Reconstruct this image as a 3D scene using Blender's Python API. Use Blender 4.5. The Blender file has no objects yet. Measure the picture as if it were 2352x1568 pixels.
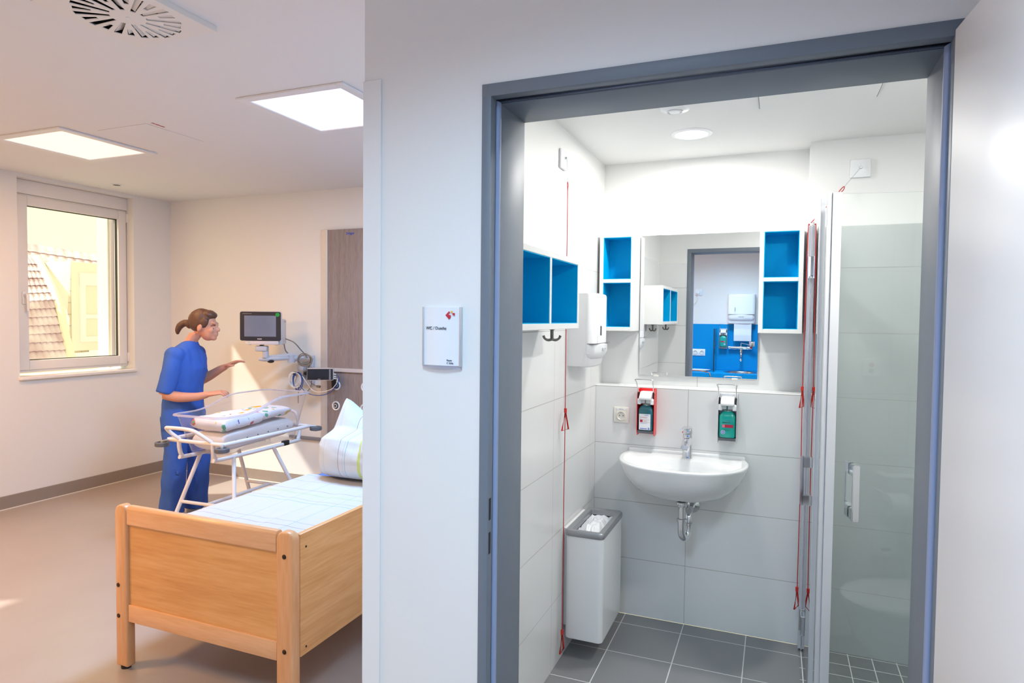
import bpy, bmesh, math, random
from math import sin, cos, pi, radians
from mathutils import Vector, Matrix, noise
random.seed(7)
S = bpy.context.scene
COL = S.collection
V = Vector

# ------------------------------------------------------------------ camera
H = 1.553
cd = bpy.data.cameras.new('camera'); cam = bpy.data.objects.new('camera', cd); COL.objects.link(cam)
cd.sensor_width = 36.0; cd.sensor_fit = 'HORIZONTAL'
cd.lens = 36.0 * 1491.48 / 2352.0
cd.clip_start = 0.02; cd.clip_end = 200
yaw, pit, rol = -0.386282, -0.0359695, 0.0102836
fw = V((sin(yaw)*cos(pit), cos(yaw)*cos(pit), sin(pit)))
rt = V((cos(yaw), -sin(yaw), 0)); up = rt.cross(fw)
r2 = rt*cos(rol) + up*sin(rol); u2 = -rt*sin(rol) + up*cos(rol)
cam.matrix_world = Matrix(((r2.x, u2.x, -fw.x, 0), (r2.y, u2.y, -fw.y, 0), (r2.z, u2.z, -fw.z, H), (0, 0, 0, 1)))
S.camera = cam

# ------------------------------------------------------------------ world, sun, exposure
S.view_settings.view_transform = 'Standard'; S.view_settings.look = 'None'
S.view_settings.gamma = 1.0; S.view_settings.use_curve_mapping = False
S.view_settings.exposure = 0.0
W = bpy.data.worlds.new('daylight'); S.world = W; W.use_nodes = True
bg = W.node_tree.nodes['Background']; bg.inputs[0].default_value = (1.0, 0.95, 0.58, 1); bg.inputs[1].default_value = 1.45
sd = bpy.data.lights.new('sun', 'SUN'); sun = bpy.data.objects.new('sun', sd); COL.objects.link(sun)
sd.energy = 6.5; sd.color = (1.0, 0.93, 0.80); sd.angle = radians(1.2)
sun.rotation_euler = V((1.0, 0.55, -1.21)).to_track_quat('-Z', 'Y').to_euler()
sun.location = (-9, 0, 8)
LIGHT = dict(panel_warm=(20, (1.0, 0.53, 0.22)), added_warm_panel=(90, (1.0, 0.52, 0.15)), panel_cool=(68, (0.36, 0.64, 1.0)),
             added_cool_panel=(38, (0.52, 0.77, 1.0)), bath=(11.5, (1.0, 0.985, 0.95)), bath2=(16, (1.0, 0.985, 0.95)))

# ------------------------------------------------------------------ helpers
def smoothstep(a, b, x):
    t = max(0.0, min(1.0, (x-a)/(b-a))); return t*t*(3-2*t)

def catmull(pts, n=6, closed=False):
    P = [V(p) for p in pts]; out = []
    m = len(P)
    rng = range(m) if closed else range(m-1)
    for i in rng:
        if closed: a, b, c, d = P[(i-1) % m], P[i], P[(i+1) % m], P[(i+2) % m]
        else: a, b, c, d = P[max(i-1, 0)], P[i], P[i+1], P[min(i+2, m-1)]
        for k in range(n):
            t = k/n
            out.append(0.5*((2*b)+(-a+c)*t+(2*a-5*b+4*c-d)*t*t+(-a+3*b-3*c+d)*t**3))
    if not closed: out.append(P[-1])
    return out

class B:
    def __init__(s): s.bm = bmesh.new()
    def _merge(s, tmp):
        me = bpy.data.meshes.new('tmp'); tmp.to_mesh(me); tmp.free(); s.bm.from_mesh(me); bpy.data.meshes.remove(me); return s
    def box(s, x0, x1, y0, y1, z0, z1, bev=0.0, seg=2, M=None):
        t = bmesh.new(); bmesh.ops.create_cube(t, size=1)
        for v in t.verts:
            v.co = V(((x0+x1)/2+v.co.x*(x1-x0), (y0+y1)/2+v.co.y*(y1-y0), (z0+z1)/2+v.co.z*(z1-z0)))
        if bev > 0: bmesh.ops.bevel(t, geom=t.edges[:], offset=bev, segments=seg, profile=0.5, affect='EDGES')
        if M is not None: bmesh.ops.transform(t, matrix=M, verts=t.verts[:])
        return s._merge(t)
    def prism(s, poly, axis, a, b, bev=0.0, seg=2, M=None):
        """poly: 2D points in the two other axes (x:(y,z) y:(x,z) z:(x,y))"""
        t = bmesh.new()
        def mk(p, w): return V((w, p[0], p[1])) if axis == 'x' else (V((p[0], w, p[1])) if axis == 'y' else V((p[0], p[1], w)))
        v0 = [t.verts.new(mk(p, a)) for p in poly]; v1 = [t.verts.new(mk(p, b)) for p in poly]
        n = len(poly)
        t.faces.new(v0); t.faces.new(v1[::-1])
        for i in range(n): t.faces.new((v0[(i+1) % n], v0[i], v1[i], v1[(i+1) % n]))
        bmesh.ops.recalc_face_normals(t, faces=t.faces[:])
        if bev > 0: bmesh.ops.bevel(t, geom=t.edges[:], offset=bev, segments=seg, profile=0.5, affect='EDGES')
        if M is not None: bmesh.ops.transform(t, matrix=M, verts=t.verts[:])
        return s._merge(t)
    def rings(s, rs, caps=True, closed=False, M=None):
        t = bmesh.new(); vs = [[t.verts.new(V(p)) for p in r] for r in rs]
        n = len(vs[0]); m = len(vs)
        for i in range(m if closed else m-1):
            a, b = vs[i], vs[(i+1) % m]
            for k in range(n):
                t.faces.new((a[k], a[(k+1) % n], b[(k+1) % n], b[k]))
        if caps and not closed: t.faces.new(vs[0][::-1]); t.faces.new(vs[-1])
        bmesh.ops.recalc_face_normals(t, faces=t.faces[:])
        if M is not None: bmesh.ops.transform(t, matrix=M, verts=t.verts[:])
        return s._merge(t)
    def tube(s, pts, r, seg=10, closed=False, sm=0, M=None):
        P = catmull(pts, sm, closed) if sm else [V(p) for p in pts]
        R = r if isinstance(r, (list, tuple)) else None
        m = len(P); rs = []; nrm = None
        for i in range(m):
            if closed: d = P[(i+1) % m]-P[(i-1) % m]
            else: d = P[min(i+1, m-1)]-P[max(i-1, 0)]
            d.normalize()
            if nrm is None:
                nrm = V((0, 0, 1)) if abs(d.z) < 0.9 else V((1, 0, 0))
            nrm = (nrm-d*nrm.dot(d)).normalized(); bn = d.cross(nrm)
            if R: q = i/(m-1)*(len(R)-1); k = min(int(q), len(R)-2); rr = R[k]+(R[k+1]-R[k])*(q-k)
            else: rr = r
            rs.append([P[i]+nrm*(rr*cos(2*pi*k/seg))+bn*(rr*sin(2*pi*k/seg)) for k in range(seg)])
        return s.rings(rs, closed=closed, M=M)
    def cyl(s, p0, p1, r, r2=None, seg=24, M=None):
        return s.tube([p0, p1], [r, r if r2 is None else r2], seg, M=M)
    def lathe(s, prof, c=(0, 0, 0), axis='z', seg=32, caps=True, M=None, sx=1.0, sy=1.0):
        rs = []
        for r, h in prof:
            ring = []
            for k in range(seg):
                a = 2*pi*k/seg; x, y = r*cos(a)*sx, r*sin(a)*sy
                p = V((x, y, h)) if axis == 'z' else (V((h, x, y)) if axis == 'x' else V((x, h, y)))
                ring.append(V(c)+p)
            rs.append(ring)
        ann = prof[0][0] > 0.001 and prof[-1][0] > 0.001
        return s.rings(rs, caps=caps and not ann, closed=ann, M=M)
    def ell(s, c, r, seg=20, M=None):
        t = bmesh.new(); bmesh.ops.create_uvsphere(t, u_segments=seg, v_segments=seg//2+2, radius=1)
        for v in t.verts: v.co = V((v.co.x*r[0], v.co.y*r[1], v.co.z*r[2]))
        if M is not None: bmesh.ops.transform(t, matrix=M, verts=t.verts[:])
        for v in t.verts: v.co += V(c)
        return s._merge(t)
    def grid(s, f, nu, nv, closed_u=False):
        t = bmesh.new()
        g = [[t.verts.new(f(i/nu, j/nv)) for j in range(nv+1)] for i in range(nu if closed_u else nu+1)]
        k = len(g)
        for i in range(nu):
            for j in range(nv):
                t.faces.new((g[i][j], g[(i+1) % k][j], g[(i+1) % k][j+1], g[i][j+1]))
        bmesh.ops.remove_doubles(t, verts=t.verts[:], dist=1e-5)
        bmesh.ops.recalc_face_normals(t, faces=t.faces[:])
        return s._merge(t)
    def obj(s, name, mat, parent=None, smooth=True, ang=35, keep=False):
        me = bpy.data.meshes.new(name); s.bm.to_mesh(me); s.bm.free()
        for m in (mat if isinstance(mat, (list, tuple)) else [mat]): me.materials.append(m)
        return finish(me, name, parent, smooth, ang, keep)

WL = {}
def finish(me, name, parent=None, smooth=True, ang=35, keep=False):
    if smooth:
        me.polygons.foreach_set('use_smooth', [True]*len(me.polygons))
        me.set_sharp_from_angle(angle=radians(ang))
    o = bpy.data.objects.new(name, me); COL.objects.link(o)
    if parent is not None:
        w = WL[parent.name]; me.transform(Matrix.Translation(-w)); o.parent = parent; WL[o.name] = w
    elif keep: WL[o.name] = V((0, 0, 0))
    else:
        xs = [v.co for v in me.vertices]
        w = V(((min(p.x for p in xs)+max(p.x for p in xs))/2, (min(p.y for p in xs)+max(p.y for p in xs))/2, min(p.z for p in xs)))
        me.transform(Matrix.Translation(-w)); o.location = w; WL[o.name] = w
    return o

def tag(o, label, cat, group=None):
    o['label'] = label; o['category'] = cat
    if group: o['group'] = group
    return o
def thing(name, loc, label, cat, group=None):
    o = bpy.data.objects.new(name, None); COL.objects.link(o); o.location = loc; o.empty_display_size = 0.1
    WL[o.name] = V(loc); return tag(o, label, cat, group)
def struct(name, b, mat, parent=None, **k):
    o = b.obj(name, mat, parent, keep=True, **k)
    if parent is None: o['kind'] = 'structure'
    return o
def sroot(name, loc):
    o = bpy.data.objects.new(name, None); COL.objects.link(o); o.location = loc; o.empty_display_size = 0.1
    WL[o.name] = V(loc); o['kind'] = 'structure'; return o
def dup(root, loc, label, rz=0.0, group=None):
    r = root.copy(); COL.objects.link(r); r.location = loc; r.rotation_euler = (0, 0, rz); r['label'] = label
    if group: r['group'] = group
    for ch in list(root.children):
        c = ch.copy(); COL.objects.link(c); c.parent = r
        for g in list(ch.children):
            d = g.copy(); COL.objects.link(d); d.parent = c
    return r
def text(s, size, loc, xd, yd, mat, name, parent, depth=0.0004, align='LEFT', bold=0.0):
    cu = bpy.data.curves.new(name, 'FONT'); cu.body = s; cu.size = size; cu.extrude = depth; cu.align_x = align; cu.offset = bold
    o = bpy.data.objects.new('tmp_text', cu); COL.objects.link(o)
    dg = bpy.context.evaluated_depsgraph_get()
    me = bpy.data.meshes.new_from_object(o.evaluated_get(dg)); bpy.data.objects.remove(o); bpy.data.curves.remove(cu)
    xd = V(xd).normalized(); yd = V(yd).normalized(); zd = xd.cross(yd)
    M = Matrix(((xd.x, yd.x, zd.x, loc[0]), (xd.y, yd.y, zd.y, loc[1]), (xd.z, yd.z, zd.z, loc[2]), (0, 0, 0, 1)))
    me.transform(M); me.materials.clear(); me.materials.append(mat)
    return finish(me, name, parent, False)
def lamp(name, kind, loc, energy, color, size, parent=None, shape='SQUARE', spread=None, direction=(0, 0, -1)):
    d = bpy.data.lights.new(name, 'AREA'); d.energy = energy; d.color = color; d.shape = shape; d.size = size
    if spread: d.spread = spread
    o = bpy.data.objects.new(name, d); COL.objects.link(o)
    if parent: o.parent = parent; o.location = V(loc)-WL[parent.name]
    else: o.location = loc
    o.rotation_euler = V(direction).to_track_quat('-Z', 'Y').to_euler()
    return o

# ------------------------------------------------------------------ materials
def M_new(name):
    m = bpy.data.materials.new(name); m.use_nodes = True
    return m, m.node_tree.nodes, m.node_tree.links, m.node_tree.nodes['Principled BSDF']
def srgb(r, g, b):
    f = lambda c: (c/255/12.92) if c/255 <= 0.04045 else ((c/255+0.055)/1.055)**2.4
    return (f(r), f(g), f(b), 1)
def mat(name, col, rough=0.5, metal=0.0, var=0.0, scale=8.0, bump=0.0, bscale=200.0, spec=0.5, coat=0.0, emit=None, es=1.0):
    m, N, L, p = M_new(name)
    p.inputs['Base Color'].default_value = col; p.inputs['Roughness'].default_value = rough; p.inputs['Metallic'].default_value = metal
    p.inputs['Specular IOR Level'].default_value = spec; p.inputs['Coat Weight'].default_value = coat
    if emit: p.inputs['Emission Color'].default_value = emit; p.inputs['Emission Strength'].default_value = es
    tc = N.new('ShaderNodeTexCoord')
    if var > 0:
        n = N.new('ShaderNodeTexNoise'); n.inputs['Scale'].default_value = scale; n.inputs['Detail'].default_value = 4
        L.new(tc.outputs['Object'], n.inputs['Vector'])
        r = N.new('ShaderNodeMapRange'); r.inputs['To Min'].default_value = 1-var; r.inputs['To Max'].default_value = 1+var
        L.new(n.outputs['Fac'], r.inputs['Value'])
        h = N.new('ShaderNodeHueSaturation'); h.inputs['Color'].default_value = col; L.new(r.outputs[0], h.inputs['Value'])
        L.new(h.outputs[0], p.inputs['Base Color'])
    if bump > 0:
        n = N.new('ShaderNodeTexNoise'); n.inputs['Scale'].default_value = bscale; n.inputs['Detail'].default_value = 3
        L.new(tc.outputs['Object'], n.inputs['Vector'])
        b = N.new('ShaderNodeBump'); b.inputs['Strength'].default_value = bump; b.inputs['Distance'].default_value = 0.002
        L.new(n.outputs['Fac'], b.inputs['Height']); L.new(b.outputs[0], p.inputs['Normal'])
    return m
def math_node(N, L, op, a, b=None):
    n = N.new('ShaderNodeMath'); n.operation = op
    for i, x in enumerate((a, b)):
        if x is None: continue
        if isinstance(x, (int, float)): n.inputs[i].default_value = x
        else: L.new(x, n.inputs[i])
    return n.outputs[0]
def line_mask(N, L, coord, origin, period, width):
    """1 where coord is within width/2 of origin + k*period"""
    a = math_node(N, L, 'SUBTRACT', coord, origin); a = math_node(N, L, 'DIVIDE', a, period)
    a = math_node(N, L, 'ADD', a, 0.5); a = math_node(N, L, 'FRACT', a); a = math_node(N, L, 'SUBTRACT', a, 0.5)
    a = math_node(N, L, 'ABSOLUTE', a); return math_node(N, L, 'LESS_THAN', a, width/2/period)
def tile_mat(name, col, grout, axes, origins, periods, gw=0.003, rough=0.25, var=0.02, paint_above=None, speck=0.0, rough_g=0.8):
    m, N, L, p = M_new(name)
    g = N.new('ShaderNodeNewGeometry'); sp = N.new('ShaderNodeSeparateXYZ'); L.new(g.outputs['Position'], sp.inputs[0])
    mk = None
    for ax, o, per in zip(axes, origins, periods):
        k = line_mask(N, L, sp.outputs['XYZ'.index(ax)], o, per, gw)
        mk = k if mk is None else math_node(N, L, 'MAXIMUM', mk, k)
    n = N.new('ShaderNodeTexNoise'); n.inputs['Scale'].default_value = 900 if speck else 3; n.inputs['Detail'].default_value = 2
    L.new(g.outputs['Position'], n.inputs['Vector'])
    r = N.new('ShaderNodeMapRange'); v = speck or var
    r.inputs['From Min'].default_value = 0.3; r.inputs['From Max'].default_value = 0.7
    r.inputs['To Min'].default_value = 1-v; r.inputs['To Max'].default_value = 1+v; L.new(n.outputs['Fac'], r.inputs['Value'])
    h = N.new('ShaderNodeHueSaturation'); h.inputs['Color'].default_value = col; L.new(r.outputs[0], h.inputs['Value'])
    mx = N.new('ShaderNodeMix'); mx.data_type = 'RGBA'; L.new(mk, mx.inputs[0]); L.new(h.outputs[0], mx.inputs[6]); mx.inputs[7].default_value = grout
    cout = mx.outputs[2]
    ro = N.new('ShaderNodeMapRange'); L.new(mk, ro.inputs['Value']); ro.inputs['To Min'].default_value = rough; ro.inputs['To Max'].default_value = rough_g
    rout = ro.outputs[0]; hgt = math_node(N, L, 'SUBTRACT', 1.0, mk)
    if paint_above is not None:
        z0, pc = paint_above
        t = math_node(N, L, 'GREATER_THAN', sp.outputs['Z'], z0)
        m2 = N.new('ShaderNodeMix'); m2.data_type = 'RGBA'; L.new(t, m2.inputs[0]); L.new(cout, m2.inputs[6]); m2.inputs[7].default_value = pc; cout = m2.outputs[2]
        q = math_node(N, L, 'MULTIPLY', t, 0.5); rout = math_node(N, L, 'MAXIMUM', rout, q)
        hgt = math_node(N, L, 'MULTIPLY', hgt, math_node(N, L, 'SUBTRACT', 1.0, t))
    L.new(cout, p.inputs['Base Color']); L.new(rout, p.inputs['Roughness'])
    b = N.new('ShaderNodeBump'); b.inputs['Strength'].default_value = 0.5; b.inputs['Distance'].default_value = 0.0015
    L.new(hgt, b.inputs['Height']); L.new(b.outputs[0], p.inputs['Normal'])
    return m
def wood_mat(name, c0, c1, c2, rot=(0, 0, 0), stretch=(1.2, 22, 22), rough=0.38, scale=1.0, grain=0.5):
    m, N, L, p = M_new(name)
    tc = N.new('ShaderNodeTexCoord'); mp = N.new('ShaderNodeMapping'); L.new(tc.outputs['Object'], mp.inputs[0])
    mp.inputs['Rotation'].default_value = rot; mp.inputs['Scale'].default_value = [x*scale for x in stretch]
    n = N.new('ShaderNodeTexNoise'); n.inputs['Scale'].default_value = 1.0; n.inputs['Detail'].default_value = 6; n.inputs['Distortion'].default_value = 0.6
    L.new(mp.outputs[0], n.inputs['Vector'])
    n2 = N.new('ShaderNodeTexNoise'); n2.inputs['Scale'].default_value = 6.0; n2.inputs['Detail'].default_value = 5; L.new(mp.outputs[0], n2.inputs['Vector'])
    mx = N.new('ShaderNodeMix'); mx.data_type = 'FLOAT'; mx.inputs[0].default_value = grain; L.new(n.outputs['Fac'], mx.inputs[2]); L.new(n2.outputs['Fac'], mx.inputs[3])
    cr = N.new('ShaderNodeValToRGB'); e = cr.color_ramp.elements
    e[0].position = 0.3; e[0].color = c0; e[1].position = 0.7; e[1].color = c2
    k = e.new(0.5); k.color = c1
    L.new(mx.outputs[0], cr.inputs[0]); L.new(cr.outputs[0], p.inputs['Base Color'])
    p.inputs['Roughness'].default_value = rough
    b = N.new('ShaderNodeBump'); b.inputs['Strength'].default_value = 0.08; b.inputs['Distance'].default_value = 0.001
    L.new(n2.outputs['Fac'], b.inputs['Height']); L.new(b.outputs[0], p.inputs['Normal'])
    return m
def glass_mat(name, tint=(0.96, 0.985, 0.975, 1), ior=1.45, rough=0.0, haze=0.0, hazecol=(0.9, 0.93, 0.95, 1), boost=1.0):
    m = bpy.data.materials.new(name); m.use_nodes = True; N = m.node_tree.nodes; L = m.node_tree.links
    N.clear(); out = N.new('ShaderNodeOutputMaterial')
    t = N.new('ShaderNodeBsdfTransparent'); t.inputs[0].default_value = tint
    g = N.new('ShaderNodeBsdfGlossy'); g.inputs['Roughness'].default_value = rough
    fr = N.new('ShaderNodeLayerWeight'); fr.inputs['Blend'].default_value = 0.5
    f0 = ((ior-1)/(ior+1))**2
    f = math_node(N, L, 'ADD', math_node(N, L, 'MULTIPLY', math_node(N, L, 'POWER', fr.outputs['Facing'], 5.0), 1-f0), f0)
    f = math_node(N, L, 'MINIMUM', math_node(N, L, 'MULTIPLY', f, boost), 1.0)
    mx = N.new('ShaderNodeMixShader'); L.new(f, mx.inputs[0]); L.new(t.outputs[0], mx.inputs[1]); L.new(g.outputs[0], mx.inputs[2])
    s = mx
    if haze > 0:
        d = N.new('ShaderNodeBsdfDiffuse'); d.inputs[0].default_value = hazecol
        m2 = N.new('ShaderNodeMixShader'); m2.inputs[0].default_value = haze; L.new(mx.outputs[0], m2.inputs[1]); L.new(d.outputs[0], m2.inputs[2]); s = m2
    L.new(s.outputs[0], out.inputs[0]); return m
def cloth_mat(name, base, stripes, axis='X', rough=0.9, bump=0.15, bscale=30, cross=None):
    """stripes: list of (origin, period, width, colour) along an object axis"""
    m, N, L, p = M_new(name)
    tc = N.new('ShaderNodeTexCoord'); sp = N.new('ShaderNodeSeparateXYZ'); L.new(tc.outputs['Object'], sp.inputs[0])
    cur = N.new('ShaderNodeRGB'); cur.outputs[0].default_value = base; c = cur.outputs[0]
    for ax, lst in ((axis, stripes), (cross[0] if cross else axis, cross[1] if cross else [])):
        for o, per, w, col in lst:
            k = line_mask(N, L, sp.outputs['XYZ'.index(ax)], o, per, w)
            k = math_node(N, L, 'MULTIPLY', k, col[3])
            mx = N.new('ShaderNodeMix'); mx.data_type = 'RGBA'; L.new(k, mx.inputs[0]); L.new(c, mx.inputs[6]); mx.inputs[7].default_value = (col[0], col[1], col[2], 1); c = mx.outputs[2]
    L.new(c, p.inputs['Base Color']); p.inputs['Roughness'].default_value = rough; p.inputs['Specular IOR Level'].default_value = 0.2
    n = N.new('ShaderNodeTexNoise'); n.inputs['Scale'].default_value = bscale; n.inputs['Detail'].default_value = 4; L.new(tc.outputs['Object'], n.inputs['Vector'])
    b = N.new('ShaderNodeBump'); b.inputs['Strength'].default_value = bump; b.inputs['Distance'].default_value = 0.01
    L.new(n.outputs['Fac'], b.inputs['Height']); L.new(b.outputs[0], p.inputs['Normal'])
    return m

WHITE = (0.86, 0.86, 0.86, 1)
m_wall = mat('wall_paint', (0.82, 0.815, 0.80, 1), 0.55, bump=0.06, bscale=350)
m_ceil = mat('ceiling_paint', (0.80, 0.80, 0.80, 1), 0.8, bump=0.05, bscale=300)
m_bceil = mat('bath_ceiling_paint', (0.83, 0.83, 0.82, 1), 0.7)
m_floor = mat('linoleum', srgb(170, 160, 154), 0.30, var=0.10, scale=3.0, bump=0.05, bscale=120)
m_base = mat('baseboard_lino', srgb(150, 139, 131), 0.45, var=0.05, scale=20)
TW = (0.80, 0.81, 0.81, 1); GR = srgb(186, 184, 181); PW = (0.85, 0.85, 0.835, 1)
m_tile_l = tile_mat('wall_tiles_left', TW, GR, 'YZ', (2.66, 0.0), (0.6, 0.3), paint_above=(1.995, PW))
m_tile_b = tile_mat('wall_tiles_back', TW, GR, 'XZ', (-0.403, 0.0), (0.6, 0.3))
m_tile_r = tile_mat('wall_tiles_recess', TW, GR, 'XZ', (-0.375, 0.0), (0.6, 0.3), paint_above=(1.995, PW))
m_tile_s = tile_mat('wall_tiles_shower', (0.44, 0.475, 0.475, 1), srgb(160,162,160), 'Z', (0.0,), (0.3,), paint_above=(1.992, PW))
m_tile_f = tile_mat('wall_tiles_front', TW, GR, 'XZ', (-0.3, 0.0), (0.6, 0.3), paint_above=(1.995, PW))
m_tile_fl = tile_mat('floor_tiles', srgb(134, 134, 136), srgb(215, 215, 213), 'XY', (-0.404, 2.95), (0.3, 0.3), gw=0.0045, rough=0.42, speck=0.22)
m_tile_sh = tile_mat('shower_floor_tiles', srgb(126, 127, 129), srgb(215, 215, 213), 'XY', (0.3425, 3.246), (0.1, 0.104), gw=0.0045, rough=0.4, speck=0.2)
m_frame = mat('door_frame_steel', srgb(112, 121, 133), 0.46, var=0.03, scale=40, bump=0.03, bscale=600)
m_seal = mat('door_seal_rubber', srgb(140, 155, 188), 0.45)
m_dark = mat('dark_recess', srgb(30, 32, 36), 0.7)
m_leaf = mat('door_laminate', (0.80, 0.81, 0.83, 1), 0.32, var=0.01, scale=5)
m_white = mat('white_lacquer', (0.85, 0.85, 0.84, 1), 0.35)
m_wplast = mat('white_plastic', (0.86, 0.87, 0.89, 1), 0.28)
m_cream = mat('cream_plastic', (0.83, 0.81, 0.75, 1), 0.3)
m_blue = mat('blue_lacquer', (0.0, 0.43, 0.76, 1), 0.5, spec=0.08)
m_bluepanel = mat('blue_splash_panel', (0.0, 0.27, 0.64, 1), 0.45, spec=0.15)
m_mirror = mat('mirror_silver', (0.93, 0.94, 0.94, 1), 0.0, metal=1.0)
m_ceramic = mat('white_ceramic', (0.86, 0.86, 0.86, 1), 0.07, spec=0.6, coat=0.3)
m_chrome = mat('chrome', (0.80, 0.81, 0.84, 1), 0.06, metal=1.0)
m_alu = mat('brushed_aluminium', (0.64, 0.65, 0.67, 1), 0.38, metal=0.6, var=0.03, scale=60)
m_alus = mat('silver_anodised', (0.66, 0.67, 0.70, 1), 0.35, metal=0.35)
m_rim = mat('bin_rim_grey', (0.36, 0.37, 0.39, 1), 0.3, metal=0.6)
m_steel = mat('stainless_steel', (0.62, 0.62, 0.62, 1), 0.22, metal=1.0)
m_gunm = mat('dark_nickel', srgb(120, 118, 114), 0.3, metal=0.9)
m_red = mat('red_plastic', srgb(214, 44, 36), 0.35)
m_redm = mat('red_sheet', srgb(236, 40, 44), 0.3)
m_cord = mat('red_cord', srgb(190, 40, 42), 0.6)
m_black = mat('black_plastic', (0.012, 0.012, 0.014, 1), 0.35)
m_grey = mat('grey_plastic', srgb(96, 99, 106), 0.45)
m_rail = mat('grey_rail', srgb(128, 128, 134), 0.45)
m_liquid1 = mat('dark_teal_bottle', srgb(24, 100, 114), 0.12, coat=0.5)
m_liquid2 = mat('green_bottle', srgb(0, 168, 156), 0.15, coat=0.4)
m_paper = mat('paper', (0.84, 0.85, 0.88, 1), 0.8)
m_ptowel = mat('paper_towel', (0.78, 0.80, 0.84, 1), 0.9, bump=0.2, bscale=500)
m_bag = mat('bin_liner', (0.86, 0.87, 0.90, 1), 0.22, bump=0.3, bscale=25)
m_glass = glass_mat('shower_glass', (0.955, 0.975, 0.968, 1), 1.5, boost=1.25)
m_wglass = glass_mat('window_glass', (0.98, 0.985, 0.98, 1), 1.45)
m_acryl = glass_mat('clear_acrylic', (0.975, 0.975, 0.985, 1), 1.49, 0.03, haze=0.03)
m_acrylrim = glass_mat('clear_acrylic_rim', (0.88, 0.88, 0.92, 1), 1.49, 0.08, haze=0.30, hazecol=(0.85, 0.83, 0.92, 1))
m_upvc = mat('window_upvc', (0.84, 0.82, 0.80, 1), 0.3)
m_beech = wood_mat('beech_solid', srgb(212, 154, 104), srgb(222, 168, 120), srgb(230, 182, 138), stretch=(14, 14, 1.6), rough=0.33)
m_beechh = wood_mat('beech_rail', srgb(218, 162, 114), srgb(226, 174, 128), srgb(234, 188, 146), stretch=(1.6, 18, 18), rough=0.33)
m_veneer = wood_mat('beech_veneer', srgb(208, 146, 84), srgb(222, 163, 100), srgb(232, 180, 122), stretch=(1.1, 12, 15), rough=0.4)
m_veneer2 = wood_mat('beech_veneer_side', srgb(206, 148, 88), srgb(220, 164, 104), srgb(232, 182, 126), stretch=(12, 1.1, 15), rough=0.4)
m_oak = wood_mat('grey_oak', srgb(122, 110, 110), srgb(146, 134, 132), srgb(160, 149, 146), stretch=(38, 38, 2.0), rough=0.5, grain=0.6)
m_wtube = mat('white_tube_enamel', (0.84, 0.81, 0.82, 1), 0.22, coat=0.3)
m_bolt = mat('dark_bolt', srgb(70, 58, 50), 0.3, metal=0.8)
m_skin = mat('skin', srgb(214, 150, 122), 0.5, var=0.03, scale=30)
m_scrub = mat('blue_scrubs', srgb(66, 104, 190), 0.85, var=0.10, scale=9, bump=0.35, bscale=14, spec=0.2)
m_hair = mat('brown_hair', srgb(92, 62, 46), 0.5, var=0.25, scale=60, bump=0.5, bscale=90)
m_shoe = mat('white_shoe', (0.7, 0.7, 0.7, 1), 0.5)
m_lip = mat('lips', srgb(178, 92, 84), 0.45)
m_screen = mat('screen_with_reflection', srgb(122, 132, 152), 0.16, spec=0.6)  # base colour lightened to stand in for reflections on the screen
m_bez = mat('charcoal_bezel', srgb(44, 46, 56), 0.35)
m_monw = mat('monitor_housing', srgb(226, 216, 214), 0.4)
m_arm = mat('arm_grey', srgb(206, 206, 214), 0.35)
m_cable = mat('grey_cable', srgb(134, 130, 124), 0.45)
m_cablew = mat('white_cable', (0.8, 0.79, 0.78, 1), 0.4)
m_cableb = mat('blue_cable', srgb(36, 78, 158), 0.4)
m_green = mat('green_sticker', srgb(10, 158, 62), 0.4)
m_ink = mat('ink_dark', srgb(52, 54, 74), 0.7)
m_inkb = mat('ink_blue', srgb(40, 84, 190), 0.7)
m_inkr = mat('ink_red', srgb(178, 30, 66), 0.7)
m_inkw = mat('ink_white', (0.85, 0.85, 0.87, 1), 0.6)
m_inkp = mat('ink_pink', srgb(222, 120, 140), 0.7)
m_yel = mat('ink_yellow', srgb(240, 190, 60), 0.6)
m_lred = mat('ink_logo_red', srgb(206, 40, 62), 0.6)
m_void = mat('vent_void', (0.01, 0.01, 0.01, 1), 0.9)
m_vent = mat('vent_enamel', (0.80, 0.78, 0.75, 1), 0.45)
m_bmatt = mat('blue_mattress_cover', srgb(92, 122, 190), 0.8)
m_foam = cloth_mat('cot_mattress_cover', (0.88, 0.85, 0.84, 1), [], bump=0.1, bscale=60)
m_diffA = mat('lamp_diffuser_warm', (0.8, 0.8, 0.8, 1), 0.4, emit=(1.0, 0.83, 0.69, 1), es=0.80)
m_diffB = mat('lamp_diffuser_cool', (0.8, 0.8, 0.8, 1), 0.4, emit=(0.80, 0.83, 1.0, 1), es=0.80)
m_diffD = mat('downlight_diffuser', (0.9, 0.9, 0.9, 1), 0.4, emit=(1, 1, 1, 1), es=3.0)
m_lampfr = mat('lamp_frame', (0.80, 0.80, 0.82, 1), 0.4)
m_orange = mat('orange_cable', srgb(206, 128, 62), 0.5)
m_cab = mat('cabinet_front', (0.78, 0.80, 0.84, 1), 0.35)
# ------------------------------------------------------------------ the setting: room
CZ = 2.67; BZ = 2.388; YF, YB = 1.43, 1.633      # ceilings, door wall front/back
XW = -5.615                                       # window wall, inner face
struct('floor', B().box(-5.7, 1.4, -1.06, YB-0.02, -0.12, 0).box(-5.7, -1.0, YB-0.02, 4.76, -0.12, 0), m_floor, smooth=False)
struct('ceiling', B().box(-5.9, 1.5, -1.16, YB, CZ, CZ+0.12).box(-5.9, -0.9, YB, 4.9, CZ, CZ+0.12), m_ceil, smooth=False)
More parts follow.
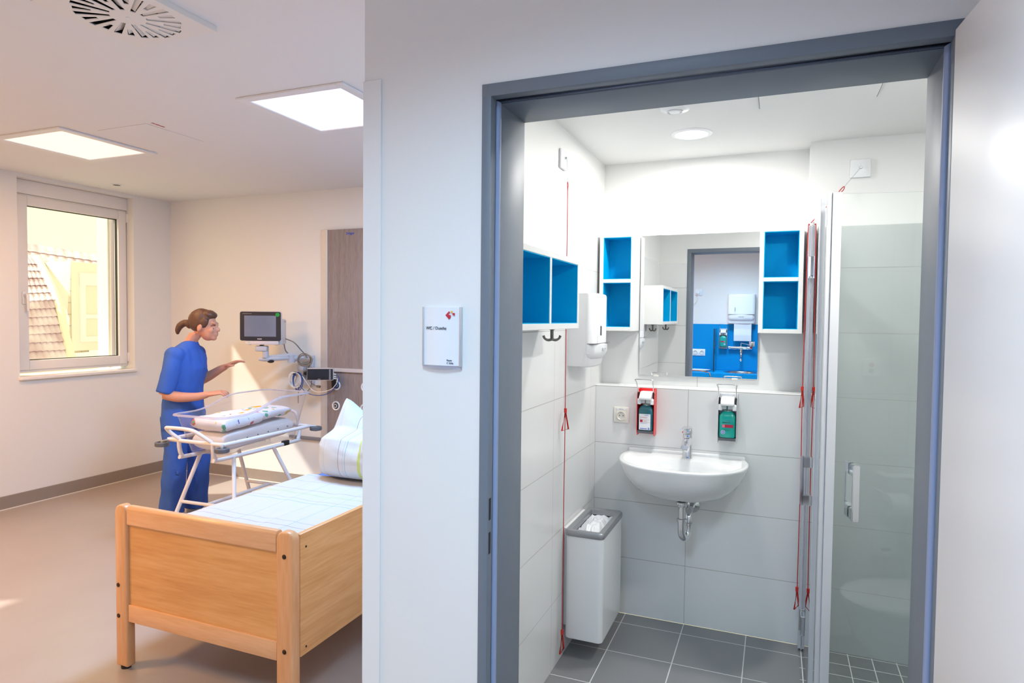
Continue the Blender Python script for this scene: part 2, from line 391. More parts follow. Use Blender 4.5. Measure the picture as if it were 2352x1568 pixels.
# window wall with two openings
def wall_with(y0, y1, holes, z1=CZ):
    b = B(); c = y0
    for a, d, za, zb in holes:
        b.box(-5.95, XW, c, a, 0, z1); b.box(-5.95, XW, a, d, 0, za); b.box(-5.95, XW, a, d, zb, z1); c = d
    b.box(-5.95, XW, c, y1, 0, z1); return b
WIN = [(0.22, 1.23, 1.035, 2.64), (3.328, 4.338, 1.035, 2.64)]
struct('wall_left', wall_with(-1.16, 4.90, WIN), m_wall, smooth=False)
struct('wall_far', B().box(XW, -1.0, 4.74, 4.9, 0, CZ), m_wall, smooth=False)
struct('wall_rear', B().box(XW, 1.5, -1.16, -1.06, 0, CZ), m_wall, smooth=False)
struct('wall_right', B().box(1.4, 1.5, -1.06, YB, 0, CZ), m_wall, smooth=False)
DX0, DX1, DZ = -0.636, 0.287, 2.075
struct('wall_front', B().box(-1.0, DX0-0.012, YF, YB, 0, CZ).box(DX1+0.012, 1.4, YF, YB, 0, CZ).box(DX0-0.012, DX1+0.012, YF, YB, DZ+0.012, CZ), [m_wall], smooth=False)
struct('wall_divider', B().box(-1.0, -0.885, YB, 4.74, 0, CZ), m_wall, smooth=False)
# baseboards (coved linoleum)
def skirting(name, x0, x1, y0, y1): struct(name, B().box(x0, x1, y0, y1, 0, 0.108, 0.003, 1), m_base)
skirting('baseboard_left', XW, XW+0.008, -1.05, 4.74)
skirting('baseboard_far', XW+0.008, -1.0, 4.732, 4.74)
struct('trim_1', B().box(XW+0.008, XW+0.012, -1.05, 4.728, 0.0, 0.006).box(XW+0.012, -1.0, 4.728, 4.732, 0.0, 0.006), m_cream)
# ------------------------------------------------------------------ the setting: bathroom
struct('floor_bath', B().box(-0.885, 0.13, YB-0.02, 3.36, -0.12, 0).box(0.13, 1.0, YB-0.02, 2.50, -0.12, 0), m_tile_fl, smooth=False)
struct('floor_shower', B().box(0.13, 1.0, 2.50, 3.36, -0.12, -0.001), m_tile_sh, smooth=False)
struct('ceiling_bath', B().box(-0.883, 1.0, YB, 3.49, BZ, BZ+0.06), m_bceil, smooth=False)
struct('wall_bath_left', B().box(-0.885, -0.883, YB, 3.488, 0, BZ+0.05), m_tile_l, smooth=False)
struct('wall_bath_ledge', B().box(-0.883, 0.130, 3.36, 3.488, 0, 1.205, 0.002, 1), m_tile_b, smooth=False)
struct('wall_bath_back', B().box(-0.883, 0.130, 3.488, 3.60, 0, BZ+0.05), m_tile_r, smooth=False)
struct('wall_shower', B().box(0.130, 1.1, 3.36, 3.60, -0.1, BZ+0.05), m_tile_s, smooth=False)
struct('wall_bath_right', B().box(1.0, 1.1, YB, 3.36, -0.1, BZ+0.05), m_tile_l, smooth=False)
struct('wall_bath_front', B().box(-0.883, DX0-0.03, YB, YB+0.004, 0, BZ).box(DX1+0.03, 1.0, YB, YB+0.004, 0, BZ).box(DX0-0.03, DX1+0.03, YB, YB+0.004, DZ+0.03, BZ), m_tile_f, smooth=False)
# ------------------------------------------------------------------ door frame (trim_2) and leaf (door_1)
fr = sroot('trim_2', (DX0, 1.5, 0))
def jamb(sx, x):
    b = B()     # plan profile, sx=+1 for the left jamb (opening lies to +x)
    f = lambda u: x+sx*u
    prof = [(-0.028, YF-0.004), (-0.004, YF-0.004), (-0.004, YF+0.026), (-0.010, YF+0.026), (-0.010, YF+0.046), (0.0, YF+0.046), (0.0, YB+0.006), (-0.030, YB+0.006), (-0.030, YB+0.002), (-0.012, YB+0.002), (-0.012, YF+0.001), (-0.028, YF+0.001)]
    b.prism([(f(u), w) for u, w in prof], 'z', 0, DZ+0.03, 0.0015, 2); return b
jl = jamb(1, DX0).obj('jamb', m_frame, fr); jr = jamb(-1, DX1).obj('jamb', m_frame, fr)
b = B()
prof = [(YF-0.0045, 0.034), (YF-0.0045, 0.004), (YF+0.026, 0.004), (YF+0.026, 0.010), (YF+0.046, 0.010), (YF+0.046, 0.0), (YB+0.0065, 0.0), (YB+0.0065, 0.030), (YB+0.002, 0.030), (YB+0.002, 0.011), (YF+0.001, 0.011), (YF+0.001, 0.034)]
b.prism([(y, DZ+z) for y, z in prof], 'x', DX0-0.028, DX1+0.028, 0.0015, 2).obj('header', m_frame, fr)
sl = B().tube([(DX0-0.003, YF+0.036, 0.0), (DX0-0.003, YF+0.036, DZ+0.003), (DX1+0.003, YF+0.036, DZ+0.003), (DX1+0.003, YF+0.036, 0.0)], 0.0085, 12)
sl.obj('seal', m_seal, fr)
for z in (1.085, 1.001):
    B().box(DX0-0.0045, DX0-0.0035, YF+0.004, YF+0.016, z-0.027, z+0.027, 0.0004, 1).obj('strike_slot', m_dark, fr)
dr = sroot('door_1', (DX1+0.003, YF-0.012, 0))
MD = Matrix.Translation((DX1+0.003, YF-0.012, 0)) @ Matrix.Rotation(radians(5.0), 4, 'Z')
B().box(0.0, 0.041, -0.955, 0.0, 0.008, DZ+0.012, 0.0015, 2, M=MD).obj('leaf', m_leaf, dr)
b = B().cyl((-0.0, -0.885, 1.05), (-0.012, -0.885, 1.05), 0.027, M=MD).tube([(-0.01, -0.885, 1.05), (-0.05, -0.885, 1.05), (-0.055, -0.87, 1.05), (-0.055, -0.76, 1.05)], 0.0095, 12, M=MD)
b.obj('door_handle', m_steel, dr)
for z in (0.25, 1.05, 1.80): B().cyl(MD @ V((0.03, 0.004, z-0.05)), MD @ V((0.03, 0.004, z+0.05)), 0.008).obj('hinge', m_alu, dr)
# corner guard on the wall end and door sign
b = B().box(-1.003, -0.948, YF-0.003, YF, 0.0, 2.159, 0.001, 1).box(-1.003, -1.0, YF, YF+0.055, 0.0, 2.159)
tag(b.obj('corner_guard', mat('guard_plastic', (0.83, 0.83, 0.825, 1), 0.42)), 'tall cream plastic guard strip on the end corner of the wall', 'corner guard')
sg = thing('door_sign', (-0.767, YF, 1.428), 'silver framed room sign reading WC / Dusche beside the bathroom door', 'sign')
x0, x1, z0, z1 = -0.8205, -0.7135, 1.434, 1.578
def arcp(n, bulge, off): return [(x0+(x1-x0)*i/n, YF-off-bulge*sin(pi*i/n)) for i in range(n+1)]
pf = arcp(14, 0.007, 0.005)
B().prism(pf+[(x1, YF), (x0, YF)], 'z', z0, z1).obj('paper_insert', m_paper, sg)
B().box(x0-0.001, x0+0.004, YF-0.009, YF, z0-0.002, z1+0.001, 0.001).obj('side_rail', m_alu, sg)
B().box(x1-0.005, x1+0.001, YF-0.009, YF, z0-0.002, z1+0.001, 0.001).obj('side_rail', m_alu, sg)
ap = arcp(14, 0.007, 0.006)
B().prism(ap+[(x1, YF-0.001), (x0, YF-0.001)], 'z', z0-0.008, z0-0.0005).obj('lower_lip', m_acrylrim, sg)
text('WC / Dusche', 0.0105, (x0+0.011, YF-0.0102, 1.523), (1, -0.06, 0), (0, 0, 1), m_ink, 'lettering', sg)
text('Raum', 0.0062, (x0+0.070, YF-0.0115, 1.4455), (1, 0.06, 0), (0, 0, 1), m_ink, 'lettering', sg)
text('C 324a', 0.0062, (x0+0.070, YF-0.0115, 1.4385), (1, 0.06, 0), (0, 0, 1), m_ink, 'lettering', sg)
b = B(); cx, cz, s = x0+0.0765, 1.5585, 0.0098
b.prism([(cx-s, cz), (cx, cz-s), (cx+0.45*s, cz-0.55*s), (cx+0.45*s, cz+0.05*s), (cx-0.1*s, cz+0.05*s), (cx-0.1*s, cz+0.45*s), (cx+0.3*s, cz+0.7*s), (cx, cz+s)], 'y', YF-0.0128, YF-0.0118)
b.prism([(cx+0.95*s, cz), (cx+1.55*s, cz), (cx+1.55*s, cz+0.55*s), (cx+0.95*s, cz+0.55*s)], 'y', YF-0.0118, YF-0.0108)
b.obj('logo', m_lred, sg)
B().prism([(cx+0.45*s, cz+0.58*s), (cx+0.92*s, cz+0.58*s), (cx+0.92*s, cz+1.05*s), (cx+0.45*s, cz+1.05*s)], 'y', YF-0.0122, YF-0.0112).obj('logo', m_yel, sg)

# ------------------------------------------------------------------ windows
def window(name, ya, yb, za, zb, handle_left=True):
    r = sroot(name, (XW-0.1, (ya+yb)/2, za))
    F0, F1 = ya+0.002, yb-0.002; Z0, Z1 = za+0.028, zb-0.115
    xi = -5.700                                   # inner face of the sash
    fo = B()
    for y0, y1, q0, q1 in ((F0, F0+0.055, Z0, Z1), (F1-0.055, F1, Z0, Z1), (F0+0.055, F1-0.055, Z0, Z0+0.05), (F0+0.055, F1-0.055, Z1-0.05, Z1)):
        fo.box(-5.785, xi-0.012, y0, y1, q0, q1, 0.004)
    fo.obj('window_frame', m_upvc, r)
    a0, a1, b0, b1 = F0+0.048, F1-0.008, Z0+0.022, Z1-0.012; w = 0.078
    sa = B()
    for y0, y1, q0, q1 in ((a0, a0+w, b0, b1), (a1-w, a1, b0, b1), (a0+w, a1-w, b0, b0+w), (a0+w, a1-w, b1-w, b1)):
        sa.box(xi-0.062, xi, y0, y1, q0, q1, 0.006)
    sa = sa.obj('sash', m_upvc, r)
    gk = B()
    for y0, y1, q0, q1 in ((a0+w, a0+w+0.006, b0+w, b1-w), (a1-w-0.006, a1-w, b0+w, b1-w), (a0+w, a1-w, b0+w, b0+w+0.006), (a0+w, a1-w, b1-w-0.006, b1-w)):
        gk.box(xi-0.045, xi-0.024, y0, y1, q0, q1)
    gk.obj('gasket', m_black, sa)
    B().box(xi-0.040, xi-0.030, a0+w+0.001, a1-w-0.001, b0+w+0.001, b1-w-0.001).obj('pane', m_wglass, sa)
    hy, hz = a0+0.040, 1.70
    hb = B().box(xi, xi+0.011, hy-0.015, hy+0.015, hz-0.075, hz+0.03, 0.006, 3)
    hb.tube([(xi+0.01, hy, hz), (xi+0.045, hy, hz), (xi+0.05, hy, hz-0.02), (xi+0.047, hy+0.004, hz-0.125)], [0.011, 0.011, 0.012, 0.009], 12, sm=4)
    hb.obj('handle', m_wplast, sa)
    for z in (b0+0.02, b1-0.10): B().box(xi-0.02, xi+0.012, a1+0.000, a1+0.014, z, z+0.085, 0.004).obj('hinge', m_upvc, sa)
    # shutter box above, guide rail outside
    B().box(-5.80, xi+0.004, ya+0.0015, yb-0.0015, Z1+0.001, zb-0.0015, 0.003).obj('shutter_box', m_upvc, r)
    B().box(-5.83, -5.79, F1-0.07, F1-0.004, Z0, Z1, 0.003).box(-5.83, -5.79, F0+0.004, F0+0.07, Z0, Z1, 0.003).obj('guide_rail', mat('guide_'+name, srgb(150, 138, 146), 0.5), r)
    B().box(-5.72, XW+0.032, ya-0.008, yb+0.008, za-0.022, za+0.004, 0.006, 3).obj('window_sill', m_upvc, r)
    return r
window('window_1', *WIN[1]); window('window_2', *WIN[0])
# outer reveals of the facade
b = B()
for ya, yb, za, zb in WIN:
    b.box(-6.10, -5.951, yb-0.015, yb+0.15, za-0.2, zb+0.1).box(-6.10, -5.951, ya-0.15, ya, za-0.2, zb+0.1)
struct('wall_facade', b, mat('facade_render', (0.88, 0.85, 0.78, 1), 0.9), smooth=False)

# ------------------------------------------------------------------ house across the street
def house():
    X = -12.0
    ht = thing('house', (X-1, 8.6, -3.0), 'pale tiled mansard roof with dormer seen through the window', 'house')
    m_rt = M_roof = None
    m, N, L, p = M_new('roof_tiles'); tc = N.new('ShaderNodeNewGeometry'); sp = N.new('ShaderNodeSeparateXYZ'); L.new(tc.outputs['Position'], sp.inputs[0])
    n = N.new('ShaderNodeTexNoise'); n.inputs['Scale'].default_value = 2.2; n.inputs['Detail'].default_value = 6; L.new(tc.outputs['Position'], n.inputs['Vector'])
    cr = N.new('ShaderNodeValToRGB'); e = cr.color_ramp.elements
    e[0].position = 0.35; e[0].color = srgb(205, 172, 186); e[1].position = 0.65; e[1].color = srgb(236, 220, 232)
    L.new(n.outputs['Fac'], cr.inputs[0]); L.new(cr.outputs[0], p.inputs['Base Color']); p.inputs['Roughness'].default_value = 0.9
    m_rt = m
    m_slate = tile_mat('slate_cladding', srgb(214, 200, 186), srgb(170, 156, 146), 'YZ', (0, 0), (0.22, 0.22), gw=0.015, rough=0.9, var=0.05)
    m_dw = mat('dormer_white', (0.84, 0.85, 0.88, 1), 0.6)
    def P(px, py, X):      # the roof outline, set out on its own distance
        d = fw*1491.48 + r2*(px-1176) - u2*(py-784); d = d*(X/d.x); return d+V((0, 0, H))
    # lower, steep slope (tile rows as stepped courses) and upper slope
    def slope(name, a, b_, c, d, rows, wav):
        """a-b lower edge, d-c upper edge, rows of overlapping tiles"""
        def f(u, v):
            v_ = v*rows; k = min(int(v_), rows-1); fr_ = v_-k
            vv = (k+fr_)/rows
            lo = a.lerp(b_, u); hi = d.lerp(c, u); q = lo.lerp(hi, vv)
            q = q + V((0.045*(1-fr_)+0.02*abs(sin(u*wav*pi)), 0, 0.012*abs(sin(u*wav*pi)))); return q
        bb = B(); t = bmesh.new(); nu = wav*4
        for r in range(rows):
            ring0 = [t.verts.new(f(i/nu, (r+0.001)/rows)) for i in range(nu+1)]; ring1 = [t.verts.new(f(i/nu, (r+0.995)/rows)) for i in range(nu+1)]
            ring2 = [t.verts.new(f(i/nu, (r+0.001)/rows)-V((0.09, 0, 0.0))) for i in range(nu+1)]
            for i in range(nu): t.faces.new((ring0[i], ring0[i+1], ring1[i+1], ring1[i])); t.faces.new((ring2[i], ring2[i+1], ring0[i+1], ring0[i]))
        bb._merge(t); return bb.obj(name, m_rt, ht, ang=50)
    Xl, Xm, Xu = -11.6, -12.3, -14.5
    slope('roof_slope', P(20, 850, Xl), P(176, 842, Xl), P(130, 688, Xm), P(20, 694, Xm), 8, 10)
    slope('roof_slope', P(20, 694, Xm), P(132, 688, Xm), P(78, 592, Xm-1.1), P(20, 588, Xm-1.1), 6, 8)
    slope('roof_slope', P(20, 590, Xu), P(262, 622, Xu), P(262, 592, Xu-0.6), P(20, 552, Xu-0.6), 2, 12)
    B().tube([P(86, 592, Xm-1.05), P(132, 690, Xm+0.02), P(150, 770, Xl-0.3), P(168, 836, Xl+0.02)], 0.07, 10, sm=4).obj('hip_ridge', mat('hip_mortar', (0.9, 0.86, 0.7, 1), 0.9), ht)
    # dormer: cheek clad in slate, front with window
    q = [P(100, 612, Xm-1.6), P(163, 600, Xm-0.1), P(158, 812, Xm-0.1), P(150, 812, Xm-0.4)]
    t = bmesh.new(); vs = [t.verts.new(x) for x in q]+[t.verts.new(x+V((-0.3, 0.6, 0))) for x in q]
    for f_ in ((0, 1, 2, 3), (7, 6, 5, 4), (0, 4, 5, 1), (1, 5, 6, 2), (2, 6, 7, 3), (3, 7, 4, 0)): t.faces.new([vs[i] for i in f_])
    bmesh.ops.recalc_face_normals(t, faces=t.faces[:])
    bb = B(); bb._merge(t); bb.obj('dormer_cheek', m_slate, ht, False)
    p0 = P(163, 600, Xm-0.1); p1 = P(240, 800, Xm-0.1); y0, y1, zt, zb_ = p0.y, p0.y+1.95, p0.z, P(163, 806, Xm-0.1).z
    xf = Xm-0.1
    B().box(xf-1.4, xf, y0, y1, zb_, zt, 0.01).obj('dormer_front', mat('dormer_render', (0.82, 0.78, 0.74, 1), 0.9), ht)
    wz0, wz1 = zb_+0.17, zt-0.20; wy0, wy1 = y0+0.15, y1-0.15
    fw_ = B().box(xf, xf+0.05, wy0, wy1, wz1-0.24, wz1, 0.01)
    fw_.box(xf, xf+0.04, wy0, wy0+0.10, wz0, wz1-0.24).box(xf, xf+0.04, wy1-0.1, wy1, wz0, wz1-0.24).box(xf, xf+0.04, wy0+0.1, wy1-0.1, wz0, wz0+0.1)
    fw_.box(xf, xf+0.04, (wy0+wy1)/2-0.06, (wy0+wy1)/2+0.06, wz0+0.1, wz1-0.24).box(xf, xf+0.035, wy0+0.1, wy1-0.1, wz0+0.45, wz0+0.53)
    wf = fw_.obj('dormer_window', m_dw, ht)
    B().box(xf+0.005, xf+0.015, wy0+0.1, wy1-0.1, wz0+0.1, wz1-0.24).obj('pane', mat('dormer_pane', srgb(226, 222, 214), 0.2), wf)
    B().box(-13.2, -12.0, 6.2, 13.0, -3.0, P(20, 850, Xl).z-0.05).obj('house_wall', mat('house_render', (0.8, 0.75, 0.68, 1), 0.9), ht)
house()

# ------------------------------------------------------------------ ceiling: lamps, vent, hatches
def panel_light(cx, cy, diff, label, light, spread=None):
    t = thing('ceiling_light', (cx, cy, CZ), label, 'ceiling light', 'square ceiling panel lights')
    h = 0.334; k = 0.285
    b = B()
    for x0, x1, y0, y1 in ((-h, -k, -h, h), (k, h, -h, h), (-k, k, -h, -k), (-k, k, k, h)): b.box(cx+x0, cx+x1, cy+y0, cy+y1, CZ-0.012, CZ-0.0005, 0.002, 1)
    b.obj('frame', m_lampfr, t)
    B().box(cx-k, cx+k, cy-k, cy+k, CZ-0.006, CZ-0.001).obj('diffuser', diff, t)
    e, c = light
    lamp('panel_lamp', 'AREA', (cx, cy, CZ-0.014), e, c, 0.55, t, spread=spread)
    return t
panel_light(-4.33, 2.94, m_diffA, 'warm glowing square ceiling panel light nearest the window', LIGHT['panel_warm'])
panel_light(-2.27, 2.925, m_diffB, 'cool glowing square ceiling panel light half hidden by the wall', LIGHT['panel_cool'])
panel_light(-4.33, 0.60, m_diffA, 'unseen square ceiling panel light added to warm the window side', LIGHT['added_warm_panel'])  # unseen panel, added for warm light on the window side
panel_light(-0.45, 0.15, m_diffB, 'unseen square ceiling panel light added to light the door wall', LIGHT['added_cool_panel'], radians(138))  # unseen panel, added to throw cool light on the door wall
def vent():
    cx, cy, R = -2.246, 1.722, 0.2115
    t = thing('air_vent', (cx, cy, CZ), 'square swirl air vent with radial slots in the ceiling', 'air vent')
    zb = CZ-0.022
    # face plate with real slots: triangulated fill of an outer square with slot holes
    slots = []
    for k in range(24):
        a = 2*pi*k/24+0.06; long = k % 2 == 0
        ra, rb, w = (0.060, 0.180, 0.0130) if long else (0.116, 0.174, 0.0120)
        d = V((cos(a), sin(a), 0)); n = V((-sin(a), cos(a), 0)); sk = 0.008
        slots.append([d*ra-n*w+n*sk, d*ra+n*w-n*sk*0.2, d*rb+n*w+n*sk*0.2, d*rb-n*w])
    bm = bmesh.new(); edges = []
    def loop(pts):
        vs = [bm.verts.new(V((cx, cy, zb))+p) for p in pts]
        for i in range(len(vs)): edges.append(bm.edges.new((vs[i], vs[(i+1) % len(vs)])))
    loop([V((-R, -R, 0)), V((R, -R, 0)), V((R, R, 0)), V((-R, R, 0))])
    for s_ in slots: loop(s_)
    bmesh.ops.triangle_fill(bm, use_beauty=True, use_dissolve=False, edges=edges)
    # drop faces filling a slot
    kill = []
    for f in bm.faces:
        c = f.calc_center_median()-V((cx, cy, zb))
        for s_ in slots:
            ins = all(((s_[(i+1) % 4]-s_[i]).cross(c-s_[i])).z > -1e-9 for i in range(4)) or all(((s_[(i+1) % 4]-s_[i]).cross(c-s_[i])).z < 1e-9 for i in range(4))
            if ins: kill.append(f); break
    bmesh.ops.delete(bm, geom=kill, context='FACES_ONLY')
    ext = bmesh.ops.extrude_face_region(bm, geom=bm.faces[:])
    bmesh.ops.translate(bm, verts=[g for g in ext['geom'] if isinstance(g, bmesh.types.BMVert)], vec=(0, 0, 0.003))
    bmesh.ops.recalc_face_normals(bm, faces=bm.faces[:])
    b = B(); b.bm.free(); b.bm = bm
    for x0, x1, y0, y1 in ((-R, -R+0.003, -R, R), (R-0.003, R, -R, R), (-R+0.003, R-0.003, -R, -R+0.003), (-R+0.003, R-0.003, R-0.003, R)): b.box(cx+x0, cx+x1, cy+y0, cy+y1, zb+0.0031, CZ-0.0005)
    b.obj('face_plate', m_vent, t, False)
    B().box(cx-R+0.004, cx+R-0.004, cy-R+0.004, cy+R-0.004, CZ-0.002, CZ-0.0008).obj('back_plate', m_void, t, False)
    for k in range(24):       # air guide blades standing in the slots
        a = 2*pi*k/24+0.06; d = V((cos(a), sin(a), 0)); n = V((-sin(a), cos(a), 0)); long = k % 2 == 0
        ra, rb = (0.062, 0.178) if long else (0.118, 0.172); w = 0.0105
        o = V((cx, cy, zb))
        q = [d*ra+n*w+V((0, 0, .0035)), d*rb+n*w+V((0, 0, .0035)), d*rb-n*w*1.3+V((0, 0, .017)), d*ra-n*w*1.3+V((0, 0, .017))]
        bb = B(); u = V((0, 0, 0.0012)); bb.rings([[o+x for x in q], [o+x+u for x in q]]); bb.obj('guide_blade', m_vent, t, False)
    B().lathe([(0.0001, -0.003), (0.006, -0.003), (0.008, 0.0), (0.0001, 0.0)], (cx, cy, zb-0.0003), seg=16).obj('centre_cap', m_lampfr, t)
vent()
hb = thing('access_hatch', (-3.655, 2.957, CZ), 'flush square access hatch in the ceiling beside the warm panel light', 'access hatch')
B().box(-3.860, -3.445, 2.750, 3.165, CZ-0.0025, CZ-0.0003, 0.001, 1).obj('hatch_panel', m_ceil, hb)
text('REVISION', 0.022, (-3.418, 2.842, CZ-0.0009), (0.1, -1, 0), (1, 0.1, 0), m_inkr, 'lettering', hb)
t = thing('spot_lamp', (-5.30, 3.94, CZ), 'small unlit round spot lamp recessed in the ceiling by the window', 'spot lamp')
B().lathe([(0.030, -0.006), (0.045, -0.004), (0.046, 0.0), (0.028, 0.0)], (-5.30, 3.94, CZ-0.0003), seg=28).obj('bezel', m_lampfr, t)
B().lathe([(0.0001, -0.0062), (0.030, -0.0062), (0.030, -0.001), (0.0001, -0.001)], (-5.30, 3.94, CZ-0.0003), seg=28).obj('lens', m_black, t)
def downlight(cx, cy, label, light):
    t = thing('downlight', (cx, cy, BZ), label, 'downlight', 'round bathroom downlights')
    B().lathe([(0.072, -0.006), (0.090, -0.003), (0.093, 0.0), (0.070, 0.0)], (cx, cy, BZ-0.0003), seg=40).obj('rim', m_wplast, t)
    B().lathe([(0.0001, -0.0045), (0.072, -0.0045), (0.072, -0.001), (0.0001, -0.001)], (cx, cy, BZ-0.0003), seg=40).obj('diffuser', m_diffD, t)
    e, c = light; lamp('downlight_lamp', 'AREA', (cx, cy, BZ-0.012), e, c, 0.14, t, 'DISK')
downlight(-0.373, 3.03, 'lit round white downlight in the bathroom ceiling above the sink', LIGHT['bath'])
downlight(0.55, 2.08, 'round downlight above the toilet, hidden by the door header', LIGHT['bath2'])
t = thing('smoke_detector', (-0.385, 2.605, BZ), 'round white ceiling detector just below the door header', 'detector')
B().lathe([(0.0001, -0.030), (0.020, -0.030), (0.024, -0.026), (0.055, -0.018), (0.061, -0.008), (0.061, 0), (0.0001, 0)], (-0.385, 2.605, BZ-0.0003), seg=36).obj('housing', m_wplast, t)
B().lathe([(0.026, -0.0285), (0.030, -0.0285), (0.030, -0.020), (0.026, -0.020)], (-0.385, 2.605, BZ-0.0003), seg=28).obj('sensor_ring', m_alu, t)
t = thing('ceiling_hatch', (0.122, 2.556, BZ), 'white access hatch with a dark edge gap in the bathroom ceiling', 'access hatch')
B().box(-0.079, 0.322, 2.357, 2.757, BZ-0.008, BZ-0.0035, 0.001, 1).obj('hatch_panel', m_bceil, t)
B().box(-0.082, 0.325, 2.354, 2.759, BZ-0.0035, BZ-0.0004).obj('edge_gap', m_black, t)
# ================================================================== bathroom furniture
# open cabinets: white carcass lined blue, front edge frame
def cabinet(name, x0, x1, y0, y1, z0, z1, face, label, split):
    """face '-y' or '+x'; split = coordinate of the divider"""
    t = thing(name, ((x0+x1)/2, (y0+y1)/2, z0), label, 'shelf unit', 'blue lined open shelf units')
    w = 0.020; li = 0.003
    body = B(); lin = B()
    if face == '-y':
        body.box(x0, x0+w, y0, y1, z0, z1, 0.0012, 1).box(x1-w, x1, y0, y1, z0, z1, 0.0012, 1)
        body.box(x0+w, x1-w, y0, y1, z0, z0+w, 0.0012, 1).box(x0+w, x1-w, y0, y1, z1-w, z1, 0.0012, 1).box(x0+w, x1-w, y1-0.008, y1, z0+w, z1-w)
        o = body.obj('carcass', m_white, t)
        B().box(x0+w, x1-w, y0, y1-0.012, split-0.009, split+0.009, 0.0008, 1).obj('divider', m_white, t)
        for a, b_ in ((z0+w, split-0.009), (split+0.009, z1-w)):
            l = B(); e = 0.002
            l.box(x0+w, x0+w+li, y0+e, y1-0.008, a, b_).box(x1-w-li, x1-w, y0+e, y1-0.008, a, b_)
            l.box(x0+w+li, x1-w-li, y0+e, y1-0.011, a, a+li).box(x0+w+li, x1-w-li, y0+e, y1-0.011, b_-li, b_).box(x0+w+li, x1-w-li, y1-0.011, y1-0.008, a, b_)
            l.obj('blue_lining', m_blue, t, False)
    else:
        body.box(x0, x1, y0, y0+w, z0, z1, 0.0012, 1).box(x0, x1, y1-w, y1, z0, z1, 0.0012, 1)
        body.box(x0, x1, y0+w, y1-w, z0, z0+w, 0.0012, 1).box(x0, x1, y0+w, y1-w, z1-w, z1, 0.0012, 1).box(x0, x0+0.008, y0+w, y1-w, z0+w, z1-w)
        body.obj('carcass', m_white, t)
        B().box(x0+0.012, x1, split-0.009, split+0.009, z0+w, z1-w, 0.0008, 1).obj('divider', m_white, t)
        for a, b_ in ((y0+w, split-0.009), (split+0.009, y1-w)):
            l = B(); e = 0.002
            l.box(x0+0.008, x1-e, a, a+li, z0+w, z1-w).box(x0+0.008, x1-e, b_-li, b_, z0+w, z1-w)
            l.box(x0+0.011, x1-e, a+li, b_-li, z0+w, z0+w+li).box(x0+0.011, x1-e, a+li, b_-li, z1-w-li, z1-w).box(x0+0.008, x0+0.011, a, b_, z0+w, z1-w)
            l.obj('blue_lining', m_blue, t, False)
    return t
cabinet('shelf_unit', -0.868, -0.682, 3.345, 3.487, 1.492, 1.998, '-y', 'two-tier open blue shelf unit in the corner, left of the mirror', 1.752)
cabinet('shelf_unit', -0.082, 0.112, 3.345, 3.487, 1.493, 1.998, '-y', 'two-tier open blue shelf unit right of the mirror beside the shower', 1.750)
ls = cabinet('shelf_unit', -0.882, -0.719, 1.74, 2.462, 1.515, 1.782, '+x', 'wide two-compartment blue shelf unit on the left wall with coat hooks beneath', 2.118)
def hook(y):
    b = B().lathe([(0.0001, 0), (0.012, 0), (0.012, -0.004), (0.0065, -0.007), (0.0065, -0.045), (0.0001, -0.047)], (-0.80, y, 1.5148), seg=16)
    for s in (-1, 1): b.tube([(-0.80, y, 1.473), (-0.80+0.012*s, y+0.010*s, 1.470), (-0.80+0.022*s, y+0.020*s, 1.476), (-0.80+0.026*s, y+0.024*s, 1.487)], [0.0052, 0.005, 0.0045, 0.0055], 10, sm=4)
    b.obj('coat_hook', m_gunm, ls)
for y in (1.80, 2.375): hook(y)
# mirror
mr = thing('mirror', (-0.378, 3.476, 1.262), 'frameless rectangular wall mirror between the two shelf units', 'mirror')
sh = Matrix.Identity(4); sh[1][2] = -0.0022; sh[1][3] = 0.0022*1.63
B().box(-0.676, -0.083, 3.474, 3.480, 1.258, 1.997, 0.0008, 1, M=sh).obj('mirror_pane', m_mirror, mr, False)
for x in (-0.585, -0.19):
    B().box(x-0.014, x+0.014, 3.4715, 3.487, 1.996, 2.003, 0.001, 1).obj('clip', m_alu, mr)
    B().box(x-0.014, x+0.014, 3.4715, 3.487, 1.252, 1.260, 0.001, 1).obj('clip', m_cream, mr)
